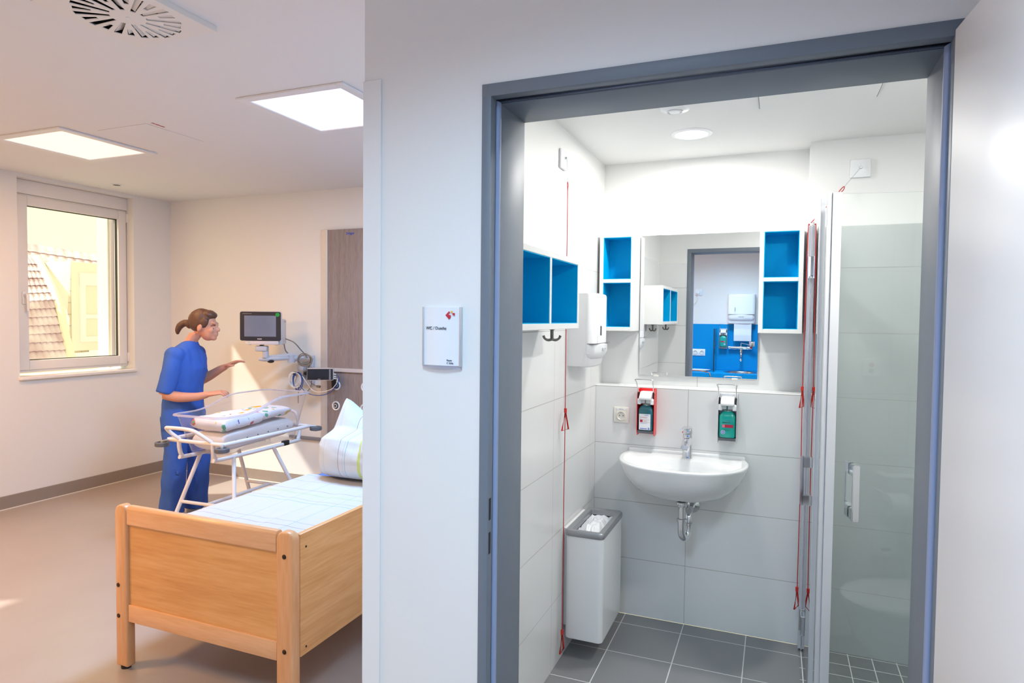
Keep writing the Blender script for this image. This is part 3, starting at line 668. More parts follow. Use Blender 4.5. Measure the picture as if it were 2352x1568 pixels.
# towel dispensers
def towel_dispenser(root, M, sheet=False):
    """local frame: x along the wall (0.296 wide), +y out of the wall, z up from the base"""
    wd, hg = 0.296, 0.335
    def sect(d, z, inset=0.0):
        a, b_ = inset, wd-inset; out = [(a, 0.0), (a, d-0.045)]
        for k in range(1, 8): q = k/8*pi/2; out.append((a+0.04*(1-cos(q)), d-0.045+0.045*sin(q)*0.75))
        for k in range(9): out.append((a+0.04+(b_-a-0.08)*k/8, d-0.011+0.011*sin(pi*k/8)))
        for k in range(1, 8): q = (1-k/8)*pi/2; out.append((b_-0.04*(1-cos(q)), d-0.045+0.045*sin(q)*0.75))
        out += [(b_, d-0.045), (b_, 0.0)]; return [V((x, y, z)) for x, y in out]
    body = B().rings([sect(0.105, 0.0), sect(0.110, 0.02), sect(0.118, 0.055), sect(0.128, 0.058), sect(0.128, hg-0.012), sect(0.124, hg-0.003), sect(0.112, hg, 0.006)], M=M)
    body.obj('housing', m_wplast, root, ang=45)
    B().rings([sect(0.112, 0.030, 0.016), sect(0.128, 0.042, 0.008), sect(0.1345, 0.066, 0.002), sect(0.1345, 0.097, 0.002), sect(0.126, 0.0985, 0.002)], M=M).obj('front_lip', m_wplast, root, ang=45)
    b = B(); b.box(0.002, 0.294, 0.001, 0.128, hg*0.31-0.0015, hg*0.31+0.0005, M=M); b.obj('lid_seam', m_grey, root)
    B().box(wd*0.72, wd*0.72+0.0045, 0.1335, 0.140, hg*0.42, hg*0.55, 0.001, 1, M=M).obj('level_window', m_grey, root)
    B().box(wd*0.40, wd*0.60, 0.1335, 0.137, 0.070, 0.082, 0.0005, 1, M=M).obj('label_plate', m_alus, root)
    B().tube([(0.03, 0.06, 0.0), (0.05, 0.085, -0.002), (wd/2, 0.095, -0.004), (wd-0.05, 0.085, -0.002), (wd-0.03, 0.06, 0.0)], 0.004, 8, sm=4, M=M).obj('tear_edge', m_wplast, root)
t = thing('towel_dispenser', (-0.883, 2.99, 1.337), 'white paper towel dispenser on the tiled left wall, without a sheet hanging out', 'towel dispenser', 'white paper towel dispensers')
towel_dispenser(t, Matrix.Translation((-0.883, 3.135, 1.337)) @ Matrix.Rotation(-pi/2, 4, 'Z'))
# emergency pull cords
def chain(b, p0, p1, n, r):
    for k in range(n):
        q = V(p0).lerp(V(p1), (k+0.5)/n); b.ell(q, (r, r, r), 8)
def tri_handle(b, c, d, w=0.060, h=0.082, r=0.0042):
    """open triangular pull handle hanging from c, plane direction d"""
    c = V(c); d = V(d).normalized()
    b.tube([c, c-V((0, 0, h))-d*w/2*0.92, c-V((0, 0, h))+d*w/2*0.92], r, 8, closed=True)
    b.cyl(c+V((0, 0, 0.014)), c-V((0, 0, 0.006)), 0.0065, seg=12)
t = thing('pull_cord', (-0.86, 2.745, 0.06), 'long red emergency pull cord with triangular handles on the left wall', 'pull cord', 'red emergency pull cords')
B().box(-0.8825, -0.8715, 2.684, 2.766, 2.203, 2.286, 0.003, 2).obj('switch_plate', m_wplast, t)
B().cyl((-0.872, 2.738, 2.254), (-0.862, 2.738, 2.254), 0.006, 0.004, 12).cyl((-0.8716, 2.738, 2.266), (-0.871, 2.738, 2.266), 0.0016, seg=8).obj('cord_outlet', m_alu, t)
b = B(); chain(b, (-0.864, 2.739, 2.252), (-0.862, 2.747, 2.155), 24, 0.0019); b.obj('bead_chain', m_alu, t)
b = B().tube([(-0.862, 2.747, 2.152), (-0.861, 2.754, 2.140), (-0.861, 2.750, 2.122), (-0.861, 2.747, 2.112), (-0.861, 2.744, 2.122), (-0.861, 2.741, 2.140)], 0.0017, 8, closed=True, sm=4)
b.tube([(-0.861, 2.747, 2.112), (-0.8605, 2.746, 1.7), (-0.860, 2.748, 1.3), (-0.859, 2.747, 1.15), (-0.8595, 2.745, 0.7), (-0.86, 2.747, 0.155)], 0.0019, 8, sm=4).obj('cord', m_cord, t)
b = B(); tri_handle(b, (-0.858, 2.747, 1.142), (0.25, 1, 0)); b.obj('pull_handle', m_red, t)
b = B(); tri_handle(b, (-0.860, 2.747, 0.142), (0.0, 1.0, 0)); b.obj('pull_handle', m_red, t)
t = thing('pull_cord', (0.128, 3.31, 0.21), 'red emergency pull cord draped from the shower wall switch over the shower door hinge', 'pull cord', 'red emergency pull cords')
B().box(0.296, 0.379, 3.346, 3.3597, 2.208, 2.290, 0.003, 2).obj('switch_plate', m_wplast, t)
B().cyl((0.338, 3.347, 2.252), (0.338, 3.334, 2.250), 0.007, 0.0045, 12).cyl((0.338, 3.3465, 2.266), (0.338, 3.3455, 2.266), 0.0018, seg=8).obj('cord_outlet', m_alu, t)
b = B(); chain(b, (0.338, 3.334, 2.250), (0.273, 3.327, 2.168), 26, 0.0017); b.obj('bead_chain', m_alu, t)
b = B().tube([(0.272, 3.327, 2.166), (0.266, 3.327, 2.164), (0.254, 3.326, 2.150), (0.250, 3.326, 2.140), (0.258, 3.326, 2.141), (0.269, 3.327, 2.152)], 0.0019, 8, closed=True, sm=4)
b.tube([(0.251, 3.326, 2.141), (0.195, 3.322, 2.072), (0.139, 3.318, 2.009)], 0.0019, 8)
b.tube([(0.139, 3.318, 2.009), (0.129, 3.302, 1.996), (0.1255, 3.296, 1.96), (0.122, 3.296, 1.6), (0.119, 3.296, 1.25), (0.121, 3.297, 0.8), (0.119, 3.298, 0.30)], 0.0021, 8, sm=4).obj('cord', m_cord, t)
b = B(); tri_handle(b, (0.118, 3.292, 1.236), (0.40, 1, 0)); b.obj('pull_handle', m_red, t)
b = B(); tri_handle(b, (0.118, 3.292, 0.292), (0.40, 1, 0)); b.obj('pull_handle', m_red, t)
# soap dispensers with bottles
def dispenser(M, m_plate, label, group, m_bottle, kind, blabel):
    """local: x right 0..0.088, y into the room (negative toward viewer -> out), z up 0..0.236"""
    o = M @ V((0.044, 0, 0))
    t = thing('soap_dispenser', o, label, 'soap dispenser', group)
    w, d, h = 0.088, 0.072, 0.236
    # U-shaped plate: back plus two cheeks with slanted ends
    b = B().box(0.002, w-0.002, -0.003, 0, 0.0, h, 0.001, 1, M=M)
    for x in (0.0, w-0.0025):
        b.prism([(0.0, 0.0), (0.0, h), (-0.045, h), (-d, h-0.03), (-d, 0.018), (-d+0.012, 0.0)], 'x', x, x+0.0025, 0.0006, 1, M=M)
    b.obj('bracket', m_plate, t)
    B().box(0.004, w-0.004, -d+0.008, -0.003, 0.022, 0.026, 0.0008, 1, M=M).box(0.004, w-0.004, -d+0.004, -d+0.007, 0.012, 0.026, 0.0005, 1, M=M).obj('bottle_shelf', m_grey, t)
    # pump head: sloping hood over a wider collar
    b = B().prism([(0.0, 0.222), (-0.050, 0.225), (-0.098, 0.196), (-0.098, 0.187), (-0.06, 0.180), (0.0, 0.180)], 'x', 0.013, w-0.013, 0.004, 2, M=M)
    b.prism([(-0.002, 0.160), (-0.002, 0.196), (-0.064, 0.192), (-d-0.004, 0.184), (-d-0.004, 0.160)], 'x', 0.003, 0.020, 0.002, 1, M=M)
    b.prism([(-0.002, 0.160), (-0.002, 0.196), (-0.064, 0.192), (-d-0.004, 0.184), (-d-0.004, 0.160)], 'x', w-0.020, w-0.003, 0.002, 1, M=M)
    b.box(0.018, w-0.018, -0.058, -0.003, 0.163, 0.184, 0.002, 1, M=M)
    b.obj('pump_head', m_wplast, t)
    for x in (0.006, w-0.006): B().box(x-0.004, x+0.004, -0.068, -0.052, 0.186, 0.222, 0.002, 1, M=M).obj('arm_socket', m_black, t)
    B().tube([(0.006, -0.060, 0.220), (0.002, -0.100, 0.272), (-0.002, -0.112, 0.285), (0.006, -0.116, 0.290), (w-0.010, -0.116, 0.290), (w-0.002, -0.112, 0.285), (w-0.004, -0.100, 0.272), (w-0.006, -0.060, 0.220)], 0.0026, 10, sm=4, M=M).obj('lever', m_steel, t)
    B().cyl(M @ V((0.043, -0.074, 0.188)), M @ V((0.043, -0.071, 0.157)), 0.0032, seg=10).obj('pump_tube', mat('pump_'+kind, srgb(120, 124, 110) if kind == 'wash' else srgb(20, 110, 90), 0.3), t)
    # bottle: rounded rectangular body
    bt = thing('soap_bottle', M @ V((0.044, -0.04, 0.027)), blabel, 'bottle', group.replace('dispensers', 'bottles'))
    def ring(hx, hy, z, n=28):
        out = []
        for k in range(n):
            a = 2*pi*k/n; c_, s_ = cos(a), sin(a); e = 0.42
            out.append(V((0.044+hx*math.copysign(abs(c_)**e, c_), -0.041+hy*math.copysign(abs(s_)**e, s_), z)))
        return out
    rs = [ring(0.030, 0.026, 0.0265), ring(0.0365, 0.032, 0.029), ring(0.0385, 0.034, 0.036), ring(0.0385, 0.034, 0.128), ring(0.037, 0.033, 0.136), ring(0.026, 0.026, 0.150), ring(0.019, 0.019, 0.1535), ring(0.017, 0.017, 0.156)]
    B().rings(rs, M=M).obj('bottle_body', m_bottle, bt, ang=50)
    B().lathe([(0.019, 0.1535), (0.020, 0.158), (0.016, 0.159), (0.0001, 0.159)], (0.044, -0.041, 0), seg=20, M=M).obj('neck_collar', m_wplast, bt)
    fy = -0.0757; xd = M.to_3x3() @ V((1, 0, 0)); yd = (0, 0, 1)
    T = lambda s, sz, x, z, mm, bold=0.0: text(s, sz, M @ V((x, fy, z)), xd, yd, mm, 'lettering', bt, 0.0002, bold=bold)
    if kind == 'wash':
        B().box(0.013, 0.070, -0.0755, -0.0745, 0.032, 0.112, 0.0003, 1, M=M).obj('label_sheet', m_paper, bt)
        T('schülke +', 0.0068, 0.040, 0.104, m_inkb); T('Waschlotion', 0.0072, 0.018, 0.0925, m_inkr); T('pur', 0.004, 0.018, 0.0875, m_inkr)
        B().box(0.018, 0.031, -0.0760, -0.0755, 0.071, 0.083, M=M).obj('label_patch', m_inkr, bt)
        B().box(0.018, 0.068, -0.0759, -0.0755, 0.0695, 0.0702, M=M).box(0.031, 0.068, -0.0759, -0.0755, 0.0824, 0.0830, M=M).obj('label_rule', m_inkr, bt)
        T('reinigend', 0.0048, 0.034, 0.0755, m_inkr); T('Hautschonende Lotion', 0.0038, 0.019, 0.064, m_inkb)
        B().box(0.018, 0.054, -0.0760, -0.0755, 0.0365, 0.0398, M=M).obj('label_bar', m_inkb, bt)
        b = B().box(0.059, 0.062, -0.0760, -0.0755, 0.033, 0.045, M=M).box(0.060, 0.067, -0.0760, -0.0755, 0.0365, 0.0398, M=M); b.obj('label_mark', m_inkb, bt)
    else:
        T('schülke +', 0.0056, 0.042, 0.110, m_inkb)
        if kind == 'hand':
            T('desderman', 0.0082, 0.022, 0.100, m_ink, 0.00012)
            T('Händedesinfektion', 0.0042, 0.025, 0.066, m_ink); T('Lösung 1 L', 0.0032, 0.038, 0.060, m_ink)
            T('gebrauchsfertig', 0.0032, 0.012, 0.034, m_ink)
        B().box(0.034, 0.073, -0.0760, -0.0753, 0.078, 0.0925, M=M).obj('label_band', m_inkr, bt)
        B().box(0.0215, 0.034, -0.0760, -0.0753, 0.078, 0.0925, 0.0003, 1, M=M).cyl(M @ V((0.028, -0.0759, 0.0852)), M @ V((0.028, -0.0764, 0.0852)), 0.0050, seg=20).obj('label_patch', m_inkp, bt)
        if kind == 'hand': T('desinfizierend', 0.0046, 0.037, 0.0838, m_inkw)
        B().lathe([(0.0001, 0), (0.0095, 0), (0.0095, -0.0007), (0.0001, -0.0007)], (0.026, -0.0752, 0.055), 'y', 28, M=M).obj('label_roundel', m_inkw, bt)
        B().lathe([(0.0035, 0), (0.0072, 0), (0.0072, -0.0005), (0.0035, -0.0005)], (0.026, -0.0760, 0.055), 'y', 28, M=M).obj('label_ring', m_inkb, bt)
    return t
G3 = 'elbow lever soap dispensers'
dispenser(Matrix.Translation((-0.648, 3.3595, 0.963)), m_redm, 'red elbow-lever soap dispenser above the sink, beside the socket', G3, m_liquid1, 'wash', 'dark teal wash lotion bottle with white label in the red dispenser')
dispenser(Matrix.Translation((-0.254, 3.3595, 0.957)), m_alus, 'silver elbow-lever dispenser above the sink, right of the tap', G3, m_liquid2, 'hand', 'bright green disinfectant bottle with crimson band, right of the sink tap')
# wall socket with label
def socket_face(b_plate, t, cx, cz, M, strip=True):
    B().lathe([(0.0195, -0.0105), (0.0215, -0.0125), (0.0215, -0.0035), (0.0195, -0.0035)], (cx, 0, cz), 'y', 32, M=M).obj('socket_ring', m_cream, t)
    B().lathe([(0.0001, -0.004), (0.0195, -0.004), (0.0195, -0.0025), (0.0001, -0.0025)], (cx, 0, cz), 'y', 32, M=M).obj('socket_well', m_cream, t)
    for x in (-0.0095, 0.0095): B().cyl(M @ V((cx+x, -0.0041, cz)), M @ V((cx+x, -0.0047, cz)), 0.0026, seg=12).obj('pin_hole', m_black, t)
    for z in (-0.0155, 0.0155): B().box(cx-0.003, cx+0.003, -0.010, -0.0042, cz+z-0.002, cz+z+0.002, 0.0005, 1, M=M).obj('earth_clip', m_alu, t)
t = thing('wall_socket', (-0.740, 3.36, 1.012), 'single cream wall socket on the tiles left of the red dispenser', 'socket')
M0 = Matrix.Translation((0, 3.3599, 0))
B().box(-0.781, -0.700, -0.009, 0, 1.012, 1.094, 0.003, 2, M=M0).obj('cover_frame', m_cream, t)
B().box(-0.768, -0.713, -0.0105, -0.009, 1.026, 1.088, 0.001, 1, M=M0).obj('insert', m_cream, t)
socket_face(None, t, -0.7405, 1.050, Matrix.Translation((0, 3.3525, 0)))
B().box(-0.766, -0.716, -0.0112, -0.0105, 1.0785, 1.0875, 0.0003, 1, M=M0).obj('label_strip', m_paper, t)
text('F12 / 4 a', 0.006, (-0.752, 3.3484, 1.0808), (1, 0, 0), (0, 0, 1), m_grey, 'lettering', t)

# ------------------------------------------------------------------ wash basin
def outline(hw, dep, z, yb, cx, n=44, back=0.0, corner=0.10):
    """D-shaped plan ring: straight back at yb, bowed front at yb-dep"""
    out = []
    for k in range(n+1):
        a = pi*k/n; c_, s_ = cos(a), sin(a)
        x = hw*math.copysign(abs(c_)**0.80, c_); y = yb-corner*min(1, dep/0.3)-(dep-corner*min(1, dep/0.3))*abs(s_)**0.86
        out.append(V((cx+x, y, z)))
    m = 10
    bw = hw*0.935
    for k in range(m+1):
        q = -bw+2*bw*k/m; out.append(V((cx+q, yb, z)))
    return out
SX, SYB = -0.410, 3.3598
t = thing('wash_basin', (SX, 3.2, 0.69), 'white ceramic half-round wash basin mounted on the tiled ledge wall', 'wash basin')
b = B(); rs = []
# outside, bottom up
rs.append(outline(0.115, 0.20, 0.690, SYB, SX, corner=0.05))
for f, z in ((0.46, 0.696), (0.60, 0.710), (0.73, 0.733), (0.84, 0.765), (0.92, 0.80), (0.97, 0.835), (0.995, 0.858)):
    rs.append(outline(0.306*f, 0.11+0.30*f, z, SYB, SX))
rs.append(outline(0.306, 0.412, 0.866, SYB, SX)); rs.append(outline(0.304, 0.410, 0.871, SYB, SX)); rs.append(outline(0.298, 0.403, 0.874, SYB, SX)); rs.append(outline(0.290, 0.395, 0.873, SYB, SX))
# inner bowl, starting at the deck edge
def bowl(hw, y0, y1, z):
    out = []; n = 44
    for k in range(n+1):
        a = pi*k/n; c_, s_ = cos(a), sin(a); x = hw*math.copysign(abs(c_)**0.8, c_); ym = y0-(y0-y1)*0.30
        out.append(V((SX+x, ym-(ym-y1)*abs(s_)**0.9, z)))
    for k in range(11):
        a = k/10; x = -hw+2*hw*a; out.append(V((SX+x*0.97, y0-(y0-y1)*0.30*(abs(2*a-1)**4), z)))
    return out
rs.append(bowl(0.276, 3.245, 2.972, 0.872)); rs.append(bowl(0.262, 3.236, 2.984, 0.864)); rs.append(bowl(0.235, 3.225, 3.005, 0.838)); rs.append(bowl(0.19, 3.21, 3.04, 0.792)); rs.append(bowl(0.12, 3.18, 3.08, 0.758)); rs.append(bowl(0.03, 3.15, 3.11, 0.750))
b.rings(rs)
b.box(SX-0.285, SX+0.285, SYB-0.022, SYB-0.0005, 0.868, 0.889, 0.006, 3)
b.obj('basin', m_ceramic, t, ang=60)
B().lathe([(0.0001, 0.004), (0.026, 0.004), (0.030, 0.0), (0.0001, -0.004)], (SX, 3.13, 0.7535), seg=28).obj('drain_cap', m_chrome, t)
# tap
tp = thing('basin_tap', (-0.396, 3.275, 0.873), 'chrome single-lever mixer tap standing on the wash basin', 'tap')
TX, TY = -0.394, 3.287
def tring(w, d, z, dy=0.0, n=24):
    return [V((TX+w*math.copysign(abs(cos(2*pi*k/n))**0.6, cos(2*pi*k/n)), TY+dy+d*math.copysign(abs(sin(2*pi*k/n))**0.6, sin(2*pi*k/n)), z)) for k in range(n)]
B().rings([tring(0.025, 0.025, 0.873), tring(0.024, 0.024, 0.878), tring(0.0225, 0.0235, 0.93), tring(0.0225, 0.025, 0.985), tring(0.0215, 0.024, 0.990)]).obj('tap_body', m_chrome, tp, ang=50)
def sp(y, z, w, h): return [V((TX+w*math.copysign(abs(cos(a))**0.6, cos(a)), y, z+h*math.copysign(abs(sin(a))**0.6, sin(a)))) for a in [2*pi*k/20 for k in range(20)]]
B().rings([sp(TY-0.01, 0.958, 0.021, 0.026), sp(TY-0.045, 0.953, 0.0205, 0.020), sp(TY-0.085, 0.946, 0.019, 0.0135), sp(TY-0.108, 0.942, 0.0175, 0.0095)]).obj('spout', m_chrome, tp, ang=50)
B().cyl((TX, TY-0.094, 0.937), (TX, TY-0.096, 0.926), 0.0125, seg=20).obj('aerator', m_steel, tp)
lv = B().rings([tring(0.0235, 0.025, 0.992), tring(0.024, 0.0255, 1.004), tring(0.023, 0.0245, 1.018), tring(0.020, 0.022, 1.0215)])
lv.prism([(TX-0.020, TY+0.012), (TX+0.020, TY+0.012), (TX+0.019, TY-0.05), (TX-0.005, TY-0.098), (TX-0.022, TY-0.100), (TX-0.023, TY-0.05)], 'z', 1.0205, 1.0265, 0.002, 2)
lv.obj('lever', m_chrome, tp, ang=40)
B().cyl((TX-0.0225, TY-0.012, 0.999), (TX-0.0255, TY-0.012, 0.999), 0.003, seg=10).obj('red_dot', m_red, tp)
# bottle trap
tr = thing('basin_trap', (-0.40, 3.2, 0.505), 'chrome U-bend drain trap beneath the wash basin', 'drain trap')
AX, AY = -0.398, 3.150
B().cyl((AX, AY, 0.6895), (AX, AY, 0.585), 0.0165, seg=24).lathe([(0.024, 0.6885), (0.028, 0.684), (0.028, 0.676), (0.024, 0.672), (0.024, 0.668), (0.022, 0.664)], (AX, AY, 0), seg=24).obj('tailpiece', m_chrome, tr)
B().tube([(AX, AY, 0.600), (AX, AY, 0.545), (AX+0.004, AY+0.006, 0.521), (AX+0.013, AY+0.026, 0.507), (AX+0.022, AY+0.046, 0.521), (AX+0.026, AY+0.052, 0.545), (AX+0.026, AY+0.052, 0.575)], [0.0178, 0.0178, 0.0178, 0.0178, 0.0165, 0.0155, 0.0155], 18, sm=5).obj('u_bend', m_chrome, tr)
B().lathe([(0.0175, 0.607), (0.0225, 0.605), (0.0225, 0.592), (0.0175, 0.590)], (AX, AY, 0), seg=24).lathe([(0.0160, 0.577), (0.0195, 0.575), (0.0195, 0.565), (0.016, 0.563)], (AX+0.026, AY+0.052, 0), seg=24).obj('union_nut', m_chrome, tr)
B().tube([(AX+0.026, AY+0.052, 0.57), (AX+0.026, AY+0.054, 0.596), (AX+0.026, AY+0.068, 0.614), (AX+0.026, AY+0.095, 0.618), (AX+0.026, 3.358, 0.618)], 0.0155, 18, sm=5).obj('waste_arm', m_chrome, tr)
B().lathe([(0.016, -0.016), (0.024, -0.012), (0.036, -0.004), (0.037, -0.0005), (0.016, -0.0005)], (AX+0.026, 3.3598, 0.618), 'y', 28).obj('rosette', m_chrome, tr)

# ------------------------------------------------------------------ waste bin
wb = thing('waste_bin', (-0.777, 2.985, 0.10), 'tall white wall-hung waste bin with grey rim in the left corner', 'waste bin')
x0, x1, y0, y1, z0, z1 = -0.862, -0.690, 2.790, 3.175, 0.100, 0.572
def rr(x0, x1, y0, y1, r, z, n=6):
    out = []
    for (cx, cy, a0) in ((x1-r, y1-r, 0), (x0+r, y1-r, pi/2), (x0+r, y0+r, pi), (x1-r, y0+r, 3*pi/2)):
        for k in range(n+1): a = a0+pi/2*k/n; out.append(V((cx+r*cos(a), cy+r*sin(a), z)))
    return out
B().rings([rr(x0, x1, y0, y1, 0.022, z0+0.004), rr(x0-0.001, x1+0.001, y0-0.001, y1+0.001, 0.022, z0+0.010), rr(x0-0.001, x1+0.001, y0-0.001, y1+0.001, 0.022, z1), rr(x0+0.004, x1-0.004, y0+0.004, y1-0.004, 0.018, z1), rr(x0+0.004, x1-0.004, y0+0.004, y1-0.004, 0.018, z0+0.012)]).obj('bin_body', mat('bin_enamel', (0.84, 0.85, 0.86, 1), 0.16), wb, ang=40)
B().box(-0.8825, -0.8632, 2.83, 3.14, 0.14, 0.595, 0.003, 1).obj('wall_plate', m_white, wb)
L_ = lambda i, z, r: rr(x0-0.003+i, x1+0.003-i, y0-0.003+i, y1+0.003-i, r, z)
B().rings([L_(0, z1+0.001, 0.022), L_(-0.002, z1+0.004, 0.024), L_(-0.002, z1+0.022, 0.024), L_(0.002, z1+0.028, 0.022), L_(0.026, z1+0.026, 0.008), L_(0.028, z1+0.020, 0.008), L_(0.028, z1+0.001, 0.008)], caps=False, closed=True).obj('rim', m_rim, wb, ang=40)
bgb = thing('bin_liner', (-0.777, 2.985, 0.50), 'crumpled translucent white bag filling the top of the waste bin', 'bin liner')
def bagf(u, v):
    x = x0+0.027+(x1-x0-0.054)*u; y = y0+0.027+(y1-y0-0.054)*v
    e = min(u, 1-u, v, 1-v)*2; k = smoothstep(0, 0.75, e); a = math.atan2(v-0.55, u-0.5)
    z = 0.594-0.045*(1-k)*smoothstep(0, 0.12, e)+0.018*k+0.010*k*(1-k)*4*sin(9*a+3*noise.noise((u*3, v*5, 1)))+0.012*noise.noise((u*5, v*9, 3))-0.022
    return V((x, y, z))
B().grid(bagf, 30, 54).obj('bag', m_bag, bgb, ang=80)

# ------------------------------------------------------------------ shower enclosure: two hinged glass doors meeting at a corner
sd1 = thing('shower_door', (0.143, 2.95, 0.02), 'narrow-looking glass shower door seen edge-on, hinged beside the basin wall', 'shower door', 'glass shower doors')
def plan(p, q, th, z0, z1, b, off=0.0, bev=0.001):
    p, q = V((p[0], p[1], 0)), V((q[0], q[1], 0)); d = (q-p).normalized(); n = V((-d.y, d.x, 0))
    p = p+n*off; q = q+n*off
    t_ = bmesh.new(); pts = [p-n*th/2, q-n*th/2, q+n*th/2, p+n*th/2]
    v0 = [t_.verts.new(x+V((0, 0, z0))) for x in pts]; v1 = [t_.verts.new(x+V((0, 0, z1))) for x in pts]
    t_.faces.new(v0[::-1]); t_.faces.new(v1)
    for i in range(4): t_.faces.new((v0[i], v0[(i+1) % 4], v1[(i+1) % 4], v1[i]))
    bmesh.ops.recalc_face_normals(t_, faces=t_.faces[:])
    if bev: bmesh.ops.bevel(t_, geom=t_.edges[:], offset=bev, segments=1, affect='EDGES')
    b._merge(t_)
    return b
ZT = 1.998
W1, C1 = (0.145, 3.285), (0.147, 2.615)
plan(W1, C1, 0.006, 0.018, ZT-0.002, B()).obj('glass_pane', m_glass, sd1, False)
plan((0.147, 2.642), (0.147, 2.604), 0.016, 0.015, ZT, B()).obj('edge_profile', m_alus, sd1)
plan((0.145, 3.359), (0.145, 3.300), 0.034, 0.012, 1.99, B()).obj('wall_profile', m_alus, sd1)
plan((0.145, 3.300), (0.145, 3.288), 0.012, 0.012, 1.985, B()).obj('seal_strip', m_acrylrim, sd1)
B().box(0.131, 0.160, 3.300, 3.340, 1.990, 2.006, 0.002, 1).obj('top_cap', m_chrome, sd1)
for z in (1.800, 0.16):
    hg = plan((0.146, 3.272), (0.146, 3.205), 0.026, z-0.045, z+0.045, B(), 0, 0.003).obj('hinge', m_chrome, sd1)
    B().cyl((0.137, 3.285, z-0.050), (0.137, 3.285, z+0.050), 0.0105, seg=18).obj('hinge_pin', m_chrome, hg)
def grip(p, n, along, z0, z1, name, par):
    """U handle: two clamp blocks and a flat bar, on both sides of the glass"""
    p = V((p[0], p[1], 0)); n = V((n[0], n[1], 0)).normalized(); d = V((along[0], along[1], 0)).normalized()
    b = B()
    def bl(a0, a1, o0, o1, za, zb):
        t_ = bmesh.new(); bmesh.ops.create_cube(t_, size=1)
        for v in t_.verts: v.co = p+d*((a0+a1)/2+v.co.x*(a1-a0))+n*((o0+o1)/2+v.co.y*(o1-o0))+V((0, 0, (za+zb)/2+v.co.z*(zb-za)))
        bmesh.ops.recalc_face_normals(t_, faces=t_.faces[:]); bmesh.ops.bevel(t_, geom=t_.edges[:], offset=0.0025, segments=2, affect='EDGES'); b._merge(t_)
    for s in (1, -1):
        for za, zb in ((z1-0.042, z1), (z0, z0+0.042)): bl(-0.011, 0.011, s*0.004, s*0.040, za, zb)
        bl(-0.011, 0.011, s*0.034, s*0.046, z0, z1)
    b.obj(name, m_chrome, par)
grip((0.1465, 2.745), (-1, 0), (0, 1), 0.840, 1.030, 'door_grip', sd1)
A2 = radians(10.8); D2 = V((cos(A2), sin(A2), 0)); C2 = V((0.190, 2.532, 0))
sd2 = thing('shower_door', (0.55, 2.60, 0.02), 'wide glass shower door facing the entrance with chrome grip and floor tiles behind', 'shower door', 'glass shower doors')
e2 = C2+D2*0.72
plan(C2[:2], e2[:2], 0.006, 0.018, ZT-0.002, B()).obj('glass_pane', m_glass, sd2, False)
a2 = C2-D2*0.020; b2 = C2+D2*0.010
plan(a2[:2], b2[:2], 0.016, 0.015, ZT+0.003, B()).obj('edge_profile', m_alus, sd2)
a3 = C2-D2*0.036; plan(a3[:2], a2[:2], 0.010, 0.015, ZT+0.001, B(), 0.004).obj('seal_strip', m_alus, sd2)
n2 = V((D2.y, -D2.x, 0)); g2 = C2+D2*0.070
grip(g2[:2], n2[:2], D2[:2], 0.862, 1.058, 'door_grip', sd2)
plan((0.925, 2.672), (0.999, 2.690), 0.03, 0.012, 1.99, B()).obj('wall_profile', m_alus, sd2)

# ------------------------------------------------------------------ toilet corner (seen reflected in the shower glass)
wc = thing('toilet', (0.72, 2.19, 0.08), 'white wall-hung toilet with closed lid, seen faintly in the shower glass', 'toilet')
def toring(xf, xr, hw, z, n=40):
    out = []
    for k in range(n):
        a = 2*pi*k/n; c_, s_ = cos(a), sin(a); cx = (xf+xr)/2; hx = (xr-xf)/2
        e = 0.62 if c_ > 0 else 1.0
        out.append(V((cx+hx*math.copysign(abs(c_)**e, c_), 2.185+hw*math.copysign(abs(s_)**(0.62 if c_ > 0 else 0.92), s_), z)))
    return out
B().rings([toring(0.70, 0.999, 0.10, 0.09), toring(0.58, 0.999, 0.125, 0.14), toring(0.475, 0.999, 0.16, 0.26), toring(0.445, 0.999, 0.176, 0.36), toring(0.440, 0.999, 0.18, 0.40)]).obj('bowl', m_ceramic, wc, ang=60)
B().rings([toring(0.432, 0.92, 0.183, 0.402), toring(0.428, 0.92, 0.186, 0.408), toring(0.430, 0.92, 0.185, 0.420)]).obj('seat', m_ceramic, wc, ang=60)
B().rings([toring(0.430, 0.925, 0.185, 0.4215), toring(0.428, 0.925, 0.187, 0.428), toring(0.44, 0.92, 0.178, 0.440), toring(0.50, 0.90, 0.13, 0.448), toring(0.62, 0.80, 0.05, 0.451)]).obj('lid', m_ceramic, wc, ang=60)
fp = thing('flush_plate', (0.994, 2.185, 1.02), 'white flush plate on the wall above the toilet', 'flush plate')
B().box(0.992, 0.9995, 2.075, 2.295, 1.0, 1.15, 0.002, 1).obj('plate', m_wplast, fp)
for y in (2.13, 2.23): B().box(0.988, 0.9915, y-0.045, y+0.045, 1.02, 1.13, 0.002, 1).obj('button', m_wplast, fp)
YI = YB+0.0045
t = thing('switch_plate', (0.80, YI, 1.285), 'white call switch plate with two round buttons by the toilet', 'switch')
B().box(0.757, 0.847, YI, YI+0.010, 1.285, 1.373, 0.003, 1).obj('plate', m_wplast, t)
B().cyl((0.800, YI+0.0102, 1.343), (0.800, YI+0.014, 1.343), 0.012, seg=20).obj('red_button', mat('button_red', srgb(200, 70, 60), 0.4), t)
B().cyl((0.800, YI+0.0102, 1.315), (0.800, YI+0.014, 1.315), 0.012, seg=20).obj('green_button', mat('button_green', srgb(70, 150, 90), 0.4), t)
t = thing('grab_rail', (0.90, 1.70, 0.66), 'white bent grab rail with toilet roll holder beside the toilet', 'grab rail')
B().tube([(0.86, YI+0.004, 0.815), (0.87, YI+0.07, 0.815), (0.97, YI+0.075, 0.812), (0.985, YI+0.075, 0.79), (0.985, YI+0.075, 0.70)], 0.014, 14, sm=5).obj('rail', m_wplast, t)
